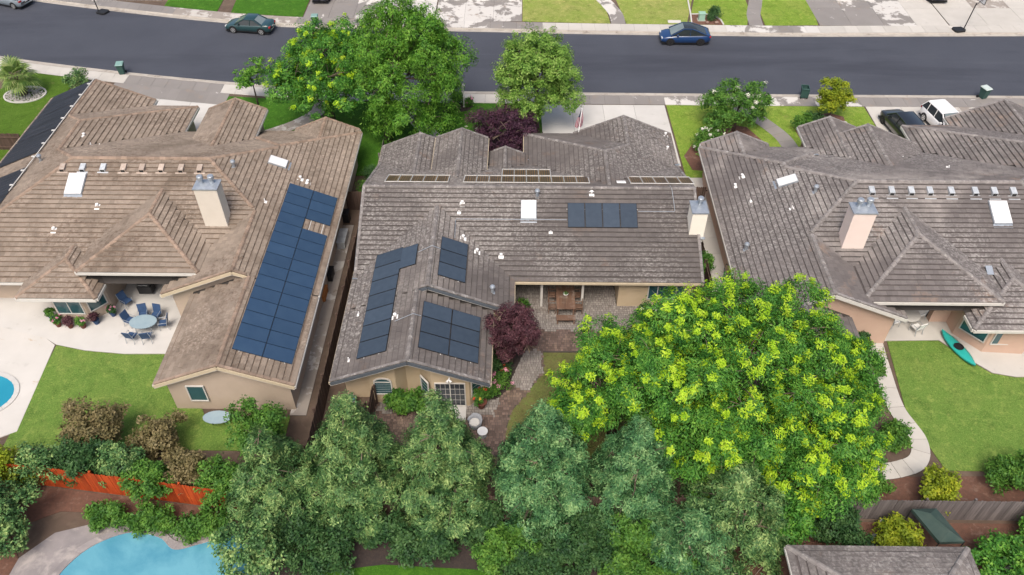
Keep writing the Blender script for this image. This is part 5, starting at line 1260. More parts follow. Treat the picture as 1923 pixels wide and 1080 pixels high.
# ================================================================ vehicles
def car(name, label, paint_m, Ln, Wd, Ht, kind, rim='rim', group=None):
    """x forward, wheels on z=0. kind: sedan, coupe, suv"""
    root = thing(name, label, 'car', (0, 0, 0), group); h = Wd / 2; l = Ln / 2; pm = M[paint_m]
    belt = {'sedan': .92, 'coupe': .98, 'suv': 1.06}[kind]
    tail = {'sedan': (1.0, .98), 'coupe': (1.06, 1.02), 'suv': (1.08, 1.06)}[kind]
    st = [(-l, .42, .74, h * .78), (-l + .07, .32, tail[0] - .04, h * .88), (-l + .35, .26, tail[0], h * .96), (-l + .9, .24, tail[1], h), (-.6, .22, belt + .02, h), (.6, .22, belt, h), (l - 1.2, .23, belt - .05, h), (l - .6, .24, belt - .13, h * .97), (l - .2, .28, belt - .24, h * .9), (l - .03, .36, belt - .36, h * .78), (l, .45, belt - .42, h * .7)]
    b = MB(); ring = []
    for x, zb, zt, w in st:
        half = [(w * .86, zb), (w * .98, zb + .1), (w, (zb + zt) / 2), (w * .97, zt - .1), (w * .9, zt - .025), (w * .72, zt)]
        ring.append([(x, y, z) for y, z in half] + [(x, -y, z) for y, z in reversed(half)])
    n = 12; vv = [p for r_ in ring for p in r_]
    b.raw(vv, [(i * n + j, i * n + (j + 1) % n, (i + 1) * n + (j + 1) % n, (i + 1) * n + j) for i in range(len(ring) - 1) for j in range(n)] + [tuple(range(n)), tuple(range(len(vv) - 1, len(vv) - n - 1, -1))])
    b.build('body', pm, root, smooth=True).data.update()
    cb = {'sedan': [(-l + .75, 0), (-l + 1.55, .9), (-.75, 1), (.25, .98), (1.25, 0)], 'coupe': [(-l + .2, 0), (-l + 1.35, .72), (-.55, .99), (.25, 1), (1.45, 0)], 'suv': [(-l + .12, .0), (-l + .5, .93), (-.6, 1), (.35, .98), (1.25, 0)]}[kind]
    cab = MB(); roofm = MB(); rr = []
    for x, t in cb:
        z = belt - .02 + (Ht - belt) * t; w0, w1 = h * .93, h * (.93 - .2 * t)
        rr.append([(x, w0, belt - .04), (x, w1, z - .03 * t), (x, w1 * .82, z), (x, -w1 * .82, z), (x, -w1, z - .03 * t), (x, -w0, belt - .04)])
    vv = [p for r_ in rr for p in r_]; cab.raw(vv, [(i * 6 + j, i * 6 + j + 1, (i + 1) * 6 + j + 1, (i + 1) * 6 + j) for i in range(len(rr) - 1) for j in range(5)])
    cab.build('window', M['carglass'], root)
    # pale sky reflection is painted into the windscreen and rear glass colour
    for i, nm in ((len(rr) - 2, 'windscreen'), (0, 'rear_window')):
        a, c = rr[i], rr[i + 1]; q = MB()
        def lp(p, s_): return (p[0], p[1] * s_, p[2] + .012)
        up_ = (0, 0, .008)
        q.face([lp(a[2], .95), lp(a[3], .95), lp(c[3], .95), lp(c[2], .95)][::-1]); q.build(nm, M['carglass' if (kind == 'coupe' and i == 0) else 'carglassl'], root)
    k0, k1 = 1, len(rr) - 2
    top = MB(); pts = rr[k0:k1 + 1]
    vv = []
    for r_ in pts: vv += [(r_[1][0], r_[1][1] + .012, r_[1][2] + .0), (r_[2][0], r_[2][1], r_[2][2] + .03), (r_[3][0], r_[3][1], r_[3][2] + .03), (r_[4][0], r_[4][1] - .012, r_[4][2])]
    top.raw(vv, [(i * 4 + j, i * 4 + j + 1, (i + 1) * 4 + j + 1, (i + 1) * 4 + j) for i in range(len(pts) - 1) for j in range(3)])
    top.build('roof', M['carglass'] if kind == 'coupe' else pm, root, smooth=True)
    pl = MB()
    for s_ in (1, -1):
        for i in range(len(rr) - 1):
            a, c = (rr[i][1], rr[i + 1][1]); pl.beam((a[0], s_ * abs(a[1]) + s_ * .005, a[2]), (c[0], s_ * abs(c[1]) + s_ * .005, c[2]), .07, .06)
        for xx in (-.35, ) if kind != 'suv' else (-.3, -1.35):
            w1 = h * .75; pl.beam((xx, s_ * (h * .935), belt - .03), (xx - .05, s_ * (w1 + .01), Ht - .05), .03, .09)
    pl.build('pillar', pm, root)
    for xx in (l - .92, -l + .95):
        for s_ in (1, -1):
            w = MB(); w.tube([(xx, s_ * (h - .2), .33), (xx, s_ * (h + .01), .33)], .33, 18); t = w.build('wheel', M['tyre'], root)
            r_ = MB(); r_.tube([(xx, s_ * (h + .0), .33), (xx, s_ * (h + .018), .33)], .075, 10)
            for k in range(5):
                a = k * 2 * math.pi / 5; r_.beam((xx, s_ * (h + .016), .33), (xx + .21 * math.cos(a), s_ * (h + .016), .33 + .21 * math.sin(a)), .075, .02, up=(0, 1, 0))
            for k in range(16):
                a, c = k * math.pi / 8, (k + 1) * math.pi / 8; r_.beam((xx + .215 * math.cos(a), s_ * (h + .015), .33 + .215 * math.sin(a)), (xx + .215 * math.cos(c), s_ * (h + .015), .33 + .215 * math.sin(c)), .035, .03, up=(0, 1, 0))
            r_.build('rim', M[rim], t)
            ar = MB()
            for k in range(10):
                a, c = math.pi * k / 10, math.pi * (k + 1) / 10; ar.beam((xx + .38 * math.cos(a), s_ * (h - .005), .33 + .38 * math.sin(a)), (xx + .38 * math.cos(c), s_ * (h - .005), .33 + .38 * math.sin(c)), .07, .04, up=(0, 1, 0))
            ar.build('wheel_arch', M['black'], root)
    for s_ in (1, -1):
        MB().bx(l - .32, l - .07, s_ * h * .62 - .18, s_ * h * .62 + .18, belt - .38, belt - .27).build('headlight', M['lens'], root, bevel=.02)
        MB().bx(-l - .005, -l + .16, s_ * h * .72 - .16, s_ * h * .72 + .16, tail[0] - .3, tail[0] - .13).build('taillight', M['red'], root, bevel=.02)
        MB().bx(.72, .9, s_ * (h + .02) - .1, s_ * (h + .02) + .1, belt - .02, belt + .12).build('wing_mirror', pm, root, bevel=.03)
    MB().bx(-l - .012, -l + .02, -.17, .17, .62, .74).build('licence_plate', M['lens'], root)
    MB().bx(-l + .12, l - .12, -h * .94, h * .94, .18, .27).build('sill', M['black'], root)
    return root
place(car('sedan', 'dark teal sedan parked at the far kerb on the left', 'p_green', 4.75, 1.8, 1.45, 'sedan'), -26.75, 74.7, 0, 172)
place(car('crossover', 'deep blue crossover parked at the far kerb on the right', 'p_blue', 4.75, 1.95, 1.62, 'coupe', 'rimd'), 15.75, 72.95, 0, 180)
place(car('sport_utility_vehicle', 'black sport utility vehicle nosed towards the street on the right driveway', 'p_black', 4.8, 1.9, 1.75, 'suv', 'rimd'), 31.3, 57.0, .13, 98)
place(car('sport_utility_vehicle', 'white sport utility vehicle facing the house on the right driveway', 'p_white', 4.6, 1.88, 1.7, 'suv'), 34.9, 57.6, .13, -80)
place(car('hatchback', 'dark car at the top edge on the wet driveway left', 'p_black', 4.5, 1.8, 1.5, 'suv', 'rimd'), -20.9, 82.4, .13, 90)
place(car('hatchback', 'dark car at the top edge on the driveway by the hoop', 'p_black', 4.6, 1.85, 1.6, 'suv', 'rimd'), 43.3, 83.3, .13, 90)
place(car('van', 'silver grey van cut off at the top left corner of the street', 'p_grey', 4.9, 1.9, 1.8, 'suv'), -53.4, 80.4, 0, 160)
# ================================================================ wheelie bins
def bin_(label, x, y, z, rz, lid, open_=False):
    r_ = thing('wheelie_bin', label, 'bin', (0, 0, 0), 'wheelie bins along the street')
    b = MB(); zb = .1
    b.raw([(-.22, -.25, zb), (.22, -.25, zb), (.22, .22, zb), (-.22, .22, zb), (-.3, -.36, 1.02), (.3, -.36, 1.02), (.3, .34, 1.02), (-.3, .34, 1.02)], [(3, 2, 1, 0), (0, 1, 5, 4), (1, 2, 6, 5), (2, 3, 7, 6), (3, 0, 4, 7)] + ([] if open_ else [(4, 5, 6, 7)]))
    b.bx(-.33, .33, -.39, -.3, .96, 1.03); b.bx(-.33, .33, .3, .37, .96, 1.03); b.bx(-.335, -.28, -.3, .3, .96, 1.03); b.bx(.28, .335, -.3, .3, .96, 1.03)
    b.build('body', M['bin'], r_, bevel=.015)
    lm = MB()
    if open_: lm.bx(-.33, .33, .38, .43, .2, 1.0)
    else:
        lm.raw([(-.34, -.42, 1.04), (.34, -.42, 1.04), (.34, .4, 1.06), (-.34, .4, 1.06), (-.28, -.34, 1.11), (.28, -.34, 1.11), (.28, .34, 1.14), (-.28, .34, 1.14)], [(0, 1, 5, 4), (1, 2, 6, 5), (2, 3, 7, 6), (3, 0, 4, 7), (4, 5, 6, 7), (3, 2, 1, 0)])
    lm.build('lid', M[lid], r_, bevel=.015)
    for s_ in (-1, 1): MB().tube([(s_ * .24, .28, .13), (s_ * .31, .28, .13)], .13, 12).build('wheel', M['tyre'], r_)
    MB().tube([(-.25, .46, .98), (.25, .46, .98)], .018, 6).build('handle', M['bin'], r_)
    return place(r_, x, y, z, rz)
bin_('green wheelie bin with faded lid on the near pavement at the left', -36.3, near(-36.3) - .5, .05, 10, 'binlid')
bin_('green wheelie bin behind the yellow-tipped street tree, far kerb', -20.5, far(-20.5) + .5, .05, 185, 'binlid')
bin_('green wheelie bin without lid left of the yellow-green tree', 24.7, near(24.7) - .55, .05, 175, 'bin', True)
bin_('green wheelie bin with pale shiny lid near the right edge', 40.3, near(40.3) - .55, .05, 20, 'binlidw')
# ================================================================ street furniture
def hoop(label, x, y, z, rz, lean):
    r_ = thing('basketball_hoop', label, 'basketball hoop', (0, 0, 0), 'portable basketball hoops at the far kerb')
    b = MB(); b.prism([(-.55, -.35), (-.35, -.5), (.45, -.45), (.75, 0), (.45, .45), (-.35, .5), (-.55, .35)], 0, [.2, .2, .2, .12, .2, .2, .2]); b.build('base', M['black'], r_, bevel=.04)
    MB().tube([(.5, 0, .12), (.62, 0, 1.4), (.75, 0, 2.75)], .05, 8).build('pole', M['black'], r_)
    MB().tube([(.72, 0, 2.5), (1.1, 0, 2.95)], .03, 6).build('arm', M['black'], r_)
    bd = MB(); bd.bx(1.1, 1.13, -.68, .68, 2.85, 3.75); o = bd.build('backboard', M['skylight'], r_)
    f = MB()
    for a, c in (((-.68, 2.85), (.68, 2.85)), ((.68, 2.85), (.68, 3.75)), ((.68, 3.75), (-.68, 3.75)), ((-.68, 3.75), (-.68, 2.85)), ((-.25, 3.05), (.25, 3.05)), ((.25, 3.05), (.25, 3.45)), ((.25, 3.45), (-.25, 3.45)), ((-.25, 3.45), (-.25, 3.05))): f.beam((1.115, a[0], a[1]), (1.115, c[0], c[1]), .04, .045)
    f.build('frame', M['black'], o)
    rm = MB(); rm.tube([(1.4 + .23 * math.cos(t * math.pi / 8), .23 * math.sin(t * math.pi / 8), 3.0) for t in range(17)], .014, 6, cap=False); rm.beam((1.13, 0, 3.0), (1.18, 0, 3.0), .12, .03); rm.build('rim', M['red'], r_)
    nt_ = MB()
    for t in range(10):
        a, c = t * 2 * math.pi / 10, (t + .5) * 2 * math.pi / 10; nt_.tube([(1.4 + .23 * math.cos(a), .23 * math.sin(a), 2.99), (1.4 + .13 * math.cos(c), .13 * math.sin(c), 2.6)], .006, 4)
    nt_.build('net', M['white'], r_)
    return place(r_, x, y, z, rz)
hoop('portable basketball hoop with glass board at the top right kerb', 43.1, 75.2, .13, 8, 0)
hoop('portable basketball hoop standing in the road at the top left', -42.9, 78.35, 0, 160, 0)
u_ = thing('utility_box', 'pale green utility box in the kerbside mulch bed', 'utility box', (18.1, 77.2, .12))
MB().prism([(17.8, 76.95), (18.4, 76.95), (18.4, 77.5), (17.8, 77.5)], .15, .82).build('cabinet', M['utility'], u_, bevel=.02)
MB().bx(17.76, 18.44, 76.9, 77.54, .82, .9).build('lid', M['utility'], u_, bevel=.02); MB().bx(17.7, 18.5, 76.85, 77.6, .1, .16).build('plinth', M['curb'], u_)
bed = struct(MB().prism([(17.15, 78.35), (16.95, 76.2), (20.1, 76.15), (20.0, 77.2), (19.5, 78.0), (18.6, 78.45)], .05, .15).build('planting_bed', M['mulchr']))
for pts in ([(17.0, 76.2), (17.2, 78.3), (17.9, 90)], [(20.15, 76.15), (20.05, 77.2), (19.55, 78.05), (18.65, 78.5), (17.25, 78.4)]):
    e = MB()
    for a, c in zip(pts[:-1], pts[1:]): e.beam((a[0], a[1], .14), (c[0], c[1], .14), .14, .14)
    tag(e.build('edging', M['concwhite']), 'pale concrete edging ' + ('between two far lawns' if len(pts) == 3 else 'curving round the utility box bed'), 'edging')
for i, (x, y, s_, lb) in enumerate(((18.6, 76.5, .16, 'small tan rock in front of the utility box'), (19.5, 76.45, .2, 'larger tan rock right of the utility box'), (27.0, 58.1, .28, 'grey boulder at the right end of the kerbside bed'), (23.2, 56.5, .22, 'rust-coloured rock by the leafy shrub and front walk'))):
    tag(MB().blob((x, y, .15 + s_ * .4), s_, s_ * .8, s_ * .65, 9, 6, .12).build('rock', M['rockr'] if i != 2 else M['rock'], smooth=True), lb, 'rock', 'garden rocks')
tag(MB().bx(-23.75, -22.75, far(-23.2) + .425, far(-23.2) + .437, .02, .13).build('house_number_plate', M['trimw']), 'white painted house number patch on the far kerb', 'painted sign')
nm = MB()
for k in range(4): nm.bx(-23.55 + k * .17, -23.46 + k * .17, far(-23.2) + .418, far(-23.2) + .424, .04, .115)
o = nm.build('numeral', M['black']); o.parent = bpy.data.objects['house_number_plate']
tag(MB().bx(20.1, 20.9, 77.2, 77.8, .125, .15).build('meter_lid', M['conc']), 'concrete meter lid in the bleached far lawn', 'meter box') if False else None
tag(MB().bx(14.7, 16.0, 76.5, 77.1, .115, .145).build('meter_lid', M['concpatch']), 'concrete meter lid in the far lawn behind the blue crossover', 'meter lid')
tag(MB().bx(17.5, 17.9, 61.6, 61.95, .12, .142).build('meter_lid', M['fasciaD']), 'small dark meter lid in the near pavement', 'meter lid')
# palm bed stones
ring = MB(); cx, cy = -43.5, 62.0
for k in range(28):
    a, c = k * 2 * math.pi / 28, (k + 1) * 2 * math.pi / 28; ring.beam((cx + 1.75 * math.cos(a), cy + 1.35 * math.sin(a), .15), (cx + 1.75 * math.cos(c), cy + 1.35 * math.sin(c), .15), .13, .12)
st = MB(); g = random.Random(8)
for k in range(420):
    a, r_ = g.uniform(0, 6.283), math.sqrt(g.random()); s_ = g.uniform(.05, .1); st.blob((cx + 1.62 * r_ * math.cos(a), cy + 1.22 * r_ * math.sin(a), .15), s_, s_, s_ * .7, 6, 4, .15, g)
ro = thing('stone_ring', 'oval ring of pale river stones with concrete edging under the palm', 'stone ring', (cx, cy, .1)); ring.build('edging', M['concwhite'], ro); st.build('river_stones', M['rock'], ro, kind='stuff')
# lamp post
lp_ = thing('lamp_post', 'white garden lamp post between pink hydrangeas', 'lamp post', (-4.87, 60.45, .12))
MB().lathe([(.1, 0), (.1, .1), (.05, .16), (.045, 1.75), (.07, 1.8)], (-4.87, 60.45, .12), 10).build('post', M['white'], lp_)
MB().lathe([(.06, 1.8), (.13, 2.1), (.13, 2.12)], (-4.87, 60.45, .12), 6).build('lantern', M['skylight'], lp_); MB().lathe([(.15, 2.12), (.05, 2.24), (.02, 2.32)], (-4.87, 60.45, .12), 6).build('lantern_cap', M['white'], lp_)
# flag
fl_ = thing('flag', 'striped red and white flag with blue star field on the garage corner', 'flag', (4.55, 52.65, 2.4))
MB().tube([(4.35, 52.1, 2.3), (4.64, 53.1, 4.62)], .025, 6).build('pole', M['white'], fl_)
RED = surf('flag_red', (.50, .03, .09), rough=.8); WHT = surf('flag_white', (.72, .68, .70), rough=.8); BLU = surf('flag_blue', (.015, .025, .10), rough=.8)
fm = MB(); NS, NL = 13, 14
def fp(i, j):   # i across stripes 0..13 (hoist), j along the fly 0..14: cloth hanging in folds
    u, v = i / NS, j / NL
    w = .10 + .5 * v ** .8
    return Vector((4.62 - .14 * v + (u - .5) * w + .03 * math.sin(v * 7 + u * 4), 53.08 + .09 * math.sin(u * 12 + v * 2) * (.3 + v), 4.5 - 1.62 * v + .12 * u * v))
for i in range(NS):
    for j in range(NL):
        fm.mat(2 if (i < 7 and j < 6) else (0 if i % 2 == 0 else 1)); fm.face([fp(i, j), fp(i + 1, j), fp(i + 1, j + 1), fp(i, j + 1)])
fm.mat(1)
for i in range(1, 7):
    for j in range(1, 6):
        if (i + j) % 2 == 0:
            c = (fp(i, j) + fp(i + 1, j)) / 2; n_ = (fp(i + 1, j) - fp(i, j)).cross(fp(i, j + 1) - fp(i, j)).normalized()
            for s_ in (-1, 1):
                q = c + n_ * .006 * s_; a, d_ = (fp(i + 1, j) - fp(i, j)).normalized() * .025, (fp(i, j + 1) - fp(i, j)).normalized() * .025
                fm.face([q - a, q - d_, q + a, q + d_])
fm.build('cloth', [RED, WHT, BLU], fl_)
# ================================================================ middle garden furniture
tb = thing('dining_table', 'brown slatted teak table under the rear porch', 'table', (2.95, 36.3, .13))
for k in range(6): MB().bx(2.37 + k * .2, 2.37 + k * .2 + .19, 35.5, 37.7, .84, .88).build('slat', M['teak'], tb)
for x in (2.45, 3.45):
    for y in (35.6, 37.6): MB().bx(x - .05, x + .05, y - .05, y + .05, .13, .84).build('leg', M['teak'], tb)
MB().bx(2.42, 3.48, 35.6, 37.6, .74, .835).build('apron', M['teak'], tb)
bn = thing('bench', 'brown teak bench at the near end of the porch table', 'bench', (2.95, 35.05, .13))
MB().bx(2.35, 3.55, 34.85, 35.28, .5, .56).build('seat', M['teak'], bn)
for x in (2.43, 3.47):
    for y in (34.92, 35.2): MB().bx(x - .04, x + .04, y - .04, y + .04, .13, .5).build('leg', M['teak'], bn)
MB().bx(2.4, 3.5, 35.02, 35.1, .3, .36).build('stretcher', M['teak'], bn)
def slat_chair(label, x, y, rz, mat='teak', group='wooden chairs round the porch table'):
    r_ = thing('chair', label, 'chair', (0, 0, 0), group)
    MB().bx(-.25, .25, -.24, .24, .42, .46).build('seat', M[mat], r_)
    for sx in (-.22, .22):
        for sy in (-.21, .21): MB().bx(sx - .025, sx + .025, sy - .025, sy + .025, 0, .42 if sy < 0 else .95).build('leg', M[mat], r_)
    for k in range(4): MB().bx(-.17 + k * .1, -.12 + k * .1, .2, .225, .5, .9).build('back_slat', M[mat], r_)
    MB().bx(-.25, .25, .19, .235, .88, .96).build('back_rail', M[mat], r_)
    for s_ in (-1, 1): MB().bx(s_ * .26 - .03, s_ * .26 + .03, -.22, .22, .64, .67).build('armrest', M[mat], r_)
    return place(r_, x, y, .13, rz)
slat_chair('wooden chair left of the porch table, near side', 2.1, 36.0, 90); slat_chair('wooden chair left of the porch table, far side', 2.1, 37.1, 90)
slat_chair('wooden chair right of the porch table, near side', 3.8, 36.0, -90); slat_chair('wooden chair right of the porch table, far side', 3.8, 37.1, -90)
bo = thing('planter_bowl', 'white bowl with green succulent on the porch table', 'plant pot', (2.98, 36.75, .88))
MB().lathe([(.09, 0), (.16, .1), (.17, .13), (.14, .12)], (2.98, 36.75, .88), 12).build('bowl', M['white'], bo)
V, F, mm = foliage([(2.98, 36.75, 1.06, .13, .13, .1)], n=10, per=10, cr=.06, leaf=(.1, .04), seed=3, low=-.3); mesh_np('foliage', V, F, [L['shrub']], None, bo)
pt_ = thing('flower_pot', 'brown clay pot with red and yellow foliage by the sliding door', 'plant pot', (-2.1, 28.35, .13))
MB().lathe([(.2, 0), (.3, .35), (.34, .42), (.34, .48), (.29, .48), (.27, .44)], (-2.1, 28.35, .13), 14).build('pot', M['terra'], pt_)
V, F, mm = foliage(round_lobes((-2.1, 28.35, .95), (.42, .42, .35), 8, .2, 5), n=60, per=26, cr=.16, leaf=(.12, .06), seed=6, low=-.8, tipf=.3, tipo=.5, tipsize=.6); mesh_np('foliage', V, F, [L['shrub'], L['flr'], L['tipo']], mm, pt_)
def tub_chair(label, x, y, rz):
    r_ = thing('wicker_chair', label, 'chair', (0, 0, 0), 'grey wicker chairs')
    b = MB(); n = 16; vv = []
    for k in range(n + 1):
        a = R(-20 + 220 * k / n); hz = .72 if 4 < k < 12 else .6
        for rr_, z in ((.34, .1), (.42, hz), (.37, hz), (.31, .4)): vv.append((rr_ * math.cos(a), rr_ * math.sin(a), z))
    b.raw(vv, [(k * 4 + j, (k + 1) * 4 + j, (k + 1) * 4 + j + 1, k * 4 + j + 1) for k in range(n) for j in range(3)]); b.build('backrest', M['wicker'], r_, smooth=True)
    MB().lathe([(.3, .08), (.34, .3), (.33, .4), (.05, .42)], (0, 0, 0), 14).build('seat', M['wicker'], r_)
    MB().lathe([(.28, .42), (.29, .46), (.25, .5), (.05, .51)], (0, -.03, 0), 14).build('cushion', M['trimw'], r_)
    return place(r_, x, y, .13, rz)
tub_chair('pale grey wicker tub chair on the pavers', -2.4, 26.95, -20)
wt = thing('wicker_table', 'low pale wicker side table beside the tub chair', 'table', (-1.95, 26.35, .13)); MB().lathe([(.24, 0), (.24, .38)], (-1.95, 26.35, .13), 16).build('drum', M['wicker'], wt); MB().lathe([(.29, .38), (.3, .41), (.29, .43)], (-1.95, 26.35, .13), 16).build('top', M['skylight'], wt)
bb = thing('garden_bowl', 'round pedestal water bowl at the wing\'s left corner', 'bird bath', (-9.55, 28.3, .1)); MB().lathe([(.2, 0), (.12, .1), (.09, .45), (.3, .6), (.36, .68), (.33, .68), (.2, .6)], (-9.55, 28.3, .1), 16).build('pedestal', M['coping'], bb); MB().lathe([(.3, .64), (.05, .645)], (-9.55, 28.3, .1), 16).build('water', M['water'], bb)
hs = thing('hose', 'dark garden hose hanging from the peach wall onto the side path', 'hose', (13.75, 39.2, .13)); MB().tube([(13.85, 39.6, 1.0), (13.7, 39.55, 1.15), (13.6, 39.4, .9), (13.62, 39.1, .2), (13.5, 38.6, .17), (13.3, 37.9, .17), (13.5, 37.3, .17)], .025, 6).build('tube', M['bin'], hs)
# ================================================================ left backyard
def patio_chair(label, x, y, rz, fab='bluefab', group='blue sling chairs on the left patio'):
    r_ = thing('patio_chair', label, 'chair', (0, 0, 0), group)
    MB().obox(Matrix.Translation((0, 0, .43)), .52, .5, .04).build('seat', M[fab], r_); MB().obox(Matrix.Translation((0, .3, .72)) @ Matrix.Rotation(R(-14), 4, 'X'), .52, .04, .62).build('backrest', M[fab], r_)
    for s_ in (-1, 1):
        MB().tube([(s_ * .28, -.24, 0), (s_ * .28, -.24, .62), (s_ * .28, .22, .64), (s_ * .28, .3, .6)], .018, 6).build('arm', M['galv'], r_); MB().tube([(s_ * .27, .34, 0), (s_ * .27, .24, .42), (s_ * .27, .4, 1.02)], .018, 6).build('leg', M['galv'], r_)
    return place(r_, x, y, .13, rz)
dt = thing('patio_table', 'oval pale blue glass table on the left patio', 'table', (-23.3, 34.1, .13)); MB().prism([(-23.3 + .85 * math.cos(k * math.pi / 10), 34.1 + .6 * math.sin(k * math.pi / 10)) for k in range(20)], .83, .87).build('table_top', M['bluetop'], dt)
for sx in (-.5, .5):
    for sy in (-.3, .3): MB().tube([(-23.3 + sx, 34.1 + sy, .13), (-23.3 + sx * .9, 34.1 + sy * .9, .83)], .025, 6).build('leg', M['galv'], dt)
for i, (x, y, a, lb) in enumerate(((-24.35, 34.5, 70, 'blue sling chair at the left end of the oval table'), (-23.7, 35.0, 15, 'blue sling chair behind the oval table, left'), (-22.9, 35.0, -10, 'blue sling chair behind the oval table, right'), (-22.2, 34.3, -80, 'blue sling chair at the right end of the oval table'), (-22.85, 33.2, 190, 'blue sling chair in front of the oval table, right'), (-23.8, 33.2, 170, 'blue sling chair in front of the oval table, left'))): patio_chair(lb, x, y, a)
patio_chair('dark blue chair beside the bay under the tan porch', -25.2, 36.2, 60); patio_chair('dark blue chair under the tan porch near the door', -22.3, 37.2, 20)
bq = thing('barbecue', 'black barbecue under the tan house\'s porch', 'barbecue', (-24.3, 37.4, .13)); MB().bx(-24.75, -23.85, 37.1, 37.7, .3, .9).build('cabinet', M['black'], bq, bevel=.02); MB().tube([(-24.7, 37.4, .95), (-23.9, 37.4, .95)], .27, 12).build('hood', M['black'], bq); MB().tube([(-24.6, 37.1, 1.05), (-24.0, 37.1, 1.05)], .015, 6).build('handle', M['alu'], bq)
for i, (x, y, m_, f_, lb) in enumerate(((-29.6, 35.0, 'bluefab', 'shrub', 'blue pot with green plant at the bay\'s left corner'), (-28.9, 34.35, 'terra', 'shrub', 'clay pot with green plant before the bay, left'), (-28.1, 34.25, 'terra', 'maroon', 'clay pot with maroon plant before the bay'), (-27.3, 34.25, 'terra', 'shrub', 'clay pot with green plant before the bay, right'), (-26.6, 34.6, 'bluefab', 'maroon', 'blue pot with maroon plant at the bay\'s right corner'), (-25.8, 35.3, 'bluefab', 'shrubdk', 'blue pot with dark plant beside the porch'))):
    q = thing('plant_pot', lb, 'plant pot', (x, y, .13), 'pots round the tan house\'s bay'); MB().lathe([(.14, 0), (.2, .3), (.23, .36), (.19, .36)], (x, y, .13), 12).build('pot', M[m_], q)
    V, F, mm = foliage([(x, y, .72, .26, .26, .24)], n=24, per=22, cr=.16, leaf=(.13, .07), seed=200 + i, low=-.8, tipf=.2 if i % 2 else 0, tipsize=.5); mesh_np('foliage', V, F, [L[f_], L['flp'], L['flp']], mm, q)
pl_ = thing('swimming_pool', 'round-ended deep blue swimming pool at the left edge', 'swimming pool', (-31.5, 28.8, .1))
pp = [(-31.6 + 2.4 * math.cos(t), 28.75 + 1.75 * math.sin(t)) for t in np.linspace(-math.pi / 2, math.pi / 2, 16)] + [(-42, 30.5), (-42, 27)]
MB().prism(pp, .05, .14).build('water', M['water2'], pl_)
cp_ = MB()
for a, c in zip(pp[:16], pp[1:16]): cp_.beam((a[0] * 1.0 + .08, a[1], .15), (c[0] + .08, c[1], .15), .28, .08)
cp_.build('coping', M['concwhite'], pl_)
ut = thing('glass_table_set', 'pale blue glass table on the lawn by the wing wall', 'table', (-16.7, 27.2, .13)); MB().prism([(-16.7 + .8 * math.cos(k * math.pi / 8), 26.9 + .45 * math.sin(k * math.pi / 8)) for k in range(16)], .8, .84).build('table_top', M['bluetop'], ut)
for sx in (-.4, .4): MB().tube([(-16.7 + sx, 26.9, .1), (-16.7 + sx, 26.9, .8)], .03, 6).build('leg', M['black'], ut)
for x, y, nm_, m_, s3, lb in ((-12.5, 45.0, 'storage_bin', 'black', (.5, .6, .9), 'black storage bin on the side path by the gate'), (-12.35, 42.6, 'storage_box', 'vent', (.55, 1.5, .7), 'pale grey storage box on the side path'), (-12.75, 37.2, 'wooden_trolley', 'orange', (.45, 1.1, .6), 'orange wooden trolley on the side path'), (-12.6, 39.0, 'storage_bin', 'black', (.4, .9, .7), 'black low bin between trolley and storage box')):
    q = thing(nm_, lb, 'storage', (x, y, .1)); MB().bx(x - s3[0] / 2, x + s3[0] / 2, y - s3[1] / 2, y + s3[1] / 2, .16, s3[2]).build('body', M[m_], q, bevel=.03); MB().bx(x - s3[0] / 2 - .03, x + s3[0] / 2 + .03, y - s3[1] / 2 - .03, y + s3[1] / 2 + .03, s3[2] + .002, s3[2] + .06).build('lid', M[m_], q, bevel=.02)
    for sy in (-.35, .35): MB().tube([(x - s3[0] / 2, y + sy * s3[1], .18), (x + s3[0] / 2, y + sy * s3[1], .18)], .08, 10).build('wheel', M['tyre'], q)
# ================================================================ pool at the bottom left
pk = thing('swimming_pool', 'kidney-shaped pale turquoise swimming pool at the bottom left', 'swimming pool', (-17, 18, .1))
def cat(pts, n=6):
    pts = [Vector(p) for p in pts]; out = []; m_ = len(pts)
    for i in range(m_):
        a, b, c, d = (pts[(i + k) % m_] for k in (-1, 0, 1, 2))
        for k in range(n):
            t = k / n; out.append(.5 * ((2 * b) + (c - a) * t + (2 * a - 5 * b + 4 * c - d) * t * t + (3 * b - a - 3 * c + d) * t ** 3))
    return [tuple(p) for p in out]
pp = cat([(-22.2, 17.0), (-21.4, 19.1), (-19.6, 20.2), (-17.9, 20.0), (-16.9, 19.35), (-15.6, 19.7), (-14.0, 20.1), (-13.0, 18.6), (-13.0, 16), (-17, 14.5), (-21, 15)])
MB().prism(pp, .04, .13).build('water', M['water'], pk)
ce = sum(p[0] for p in pp) / len(pp), sum(p[1] for p in pp) / len(pp); cps = 0
for i in range(0, len(pp), 3):
    a, b, c, d = pp[i], pp[(i + 1) % len(pp)], pp[(i + 2) % len(pp)], pp[(i + 3) % len(pp)]
    def ou(p): v = Vector((p[0] - ce[0], p[1] - ce[1])); v *= 1 + .42 / v.length; return (ce[0] + v.x, ce[1] + v.y)
    MB().prism([a, b, c, d, ou(d), ou(c), ou(b), ou(a)], .04, .17 + rng.uniform(0, .02)).build('coping_stone', M['coping'], pk, bevel=.015)
struct(MB().prism([(-25, 12), (-24.6, 18.6), (-23.2, 20.2), (-20.6, 21.0), (-18.5, 20.9), (-16, 20.6), (-13.2, 20.9), (-12.2, 19.4), (-12.2, 12)], .03, .10).build('pool_surround', M['coping']))
struct(MB().prism([(-25.6, 20.3), (-23.4, 21.4), (-20, 21.3), (-13.5, 20.9), (-13.6, 21.4), (-24.2, 22.75), (-31, 23.2), (-31, 12), (-25, 12), (-24.4, 18.8)], .03, .115).build('planting_bed', M['mulchr']))
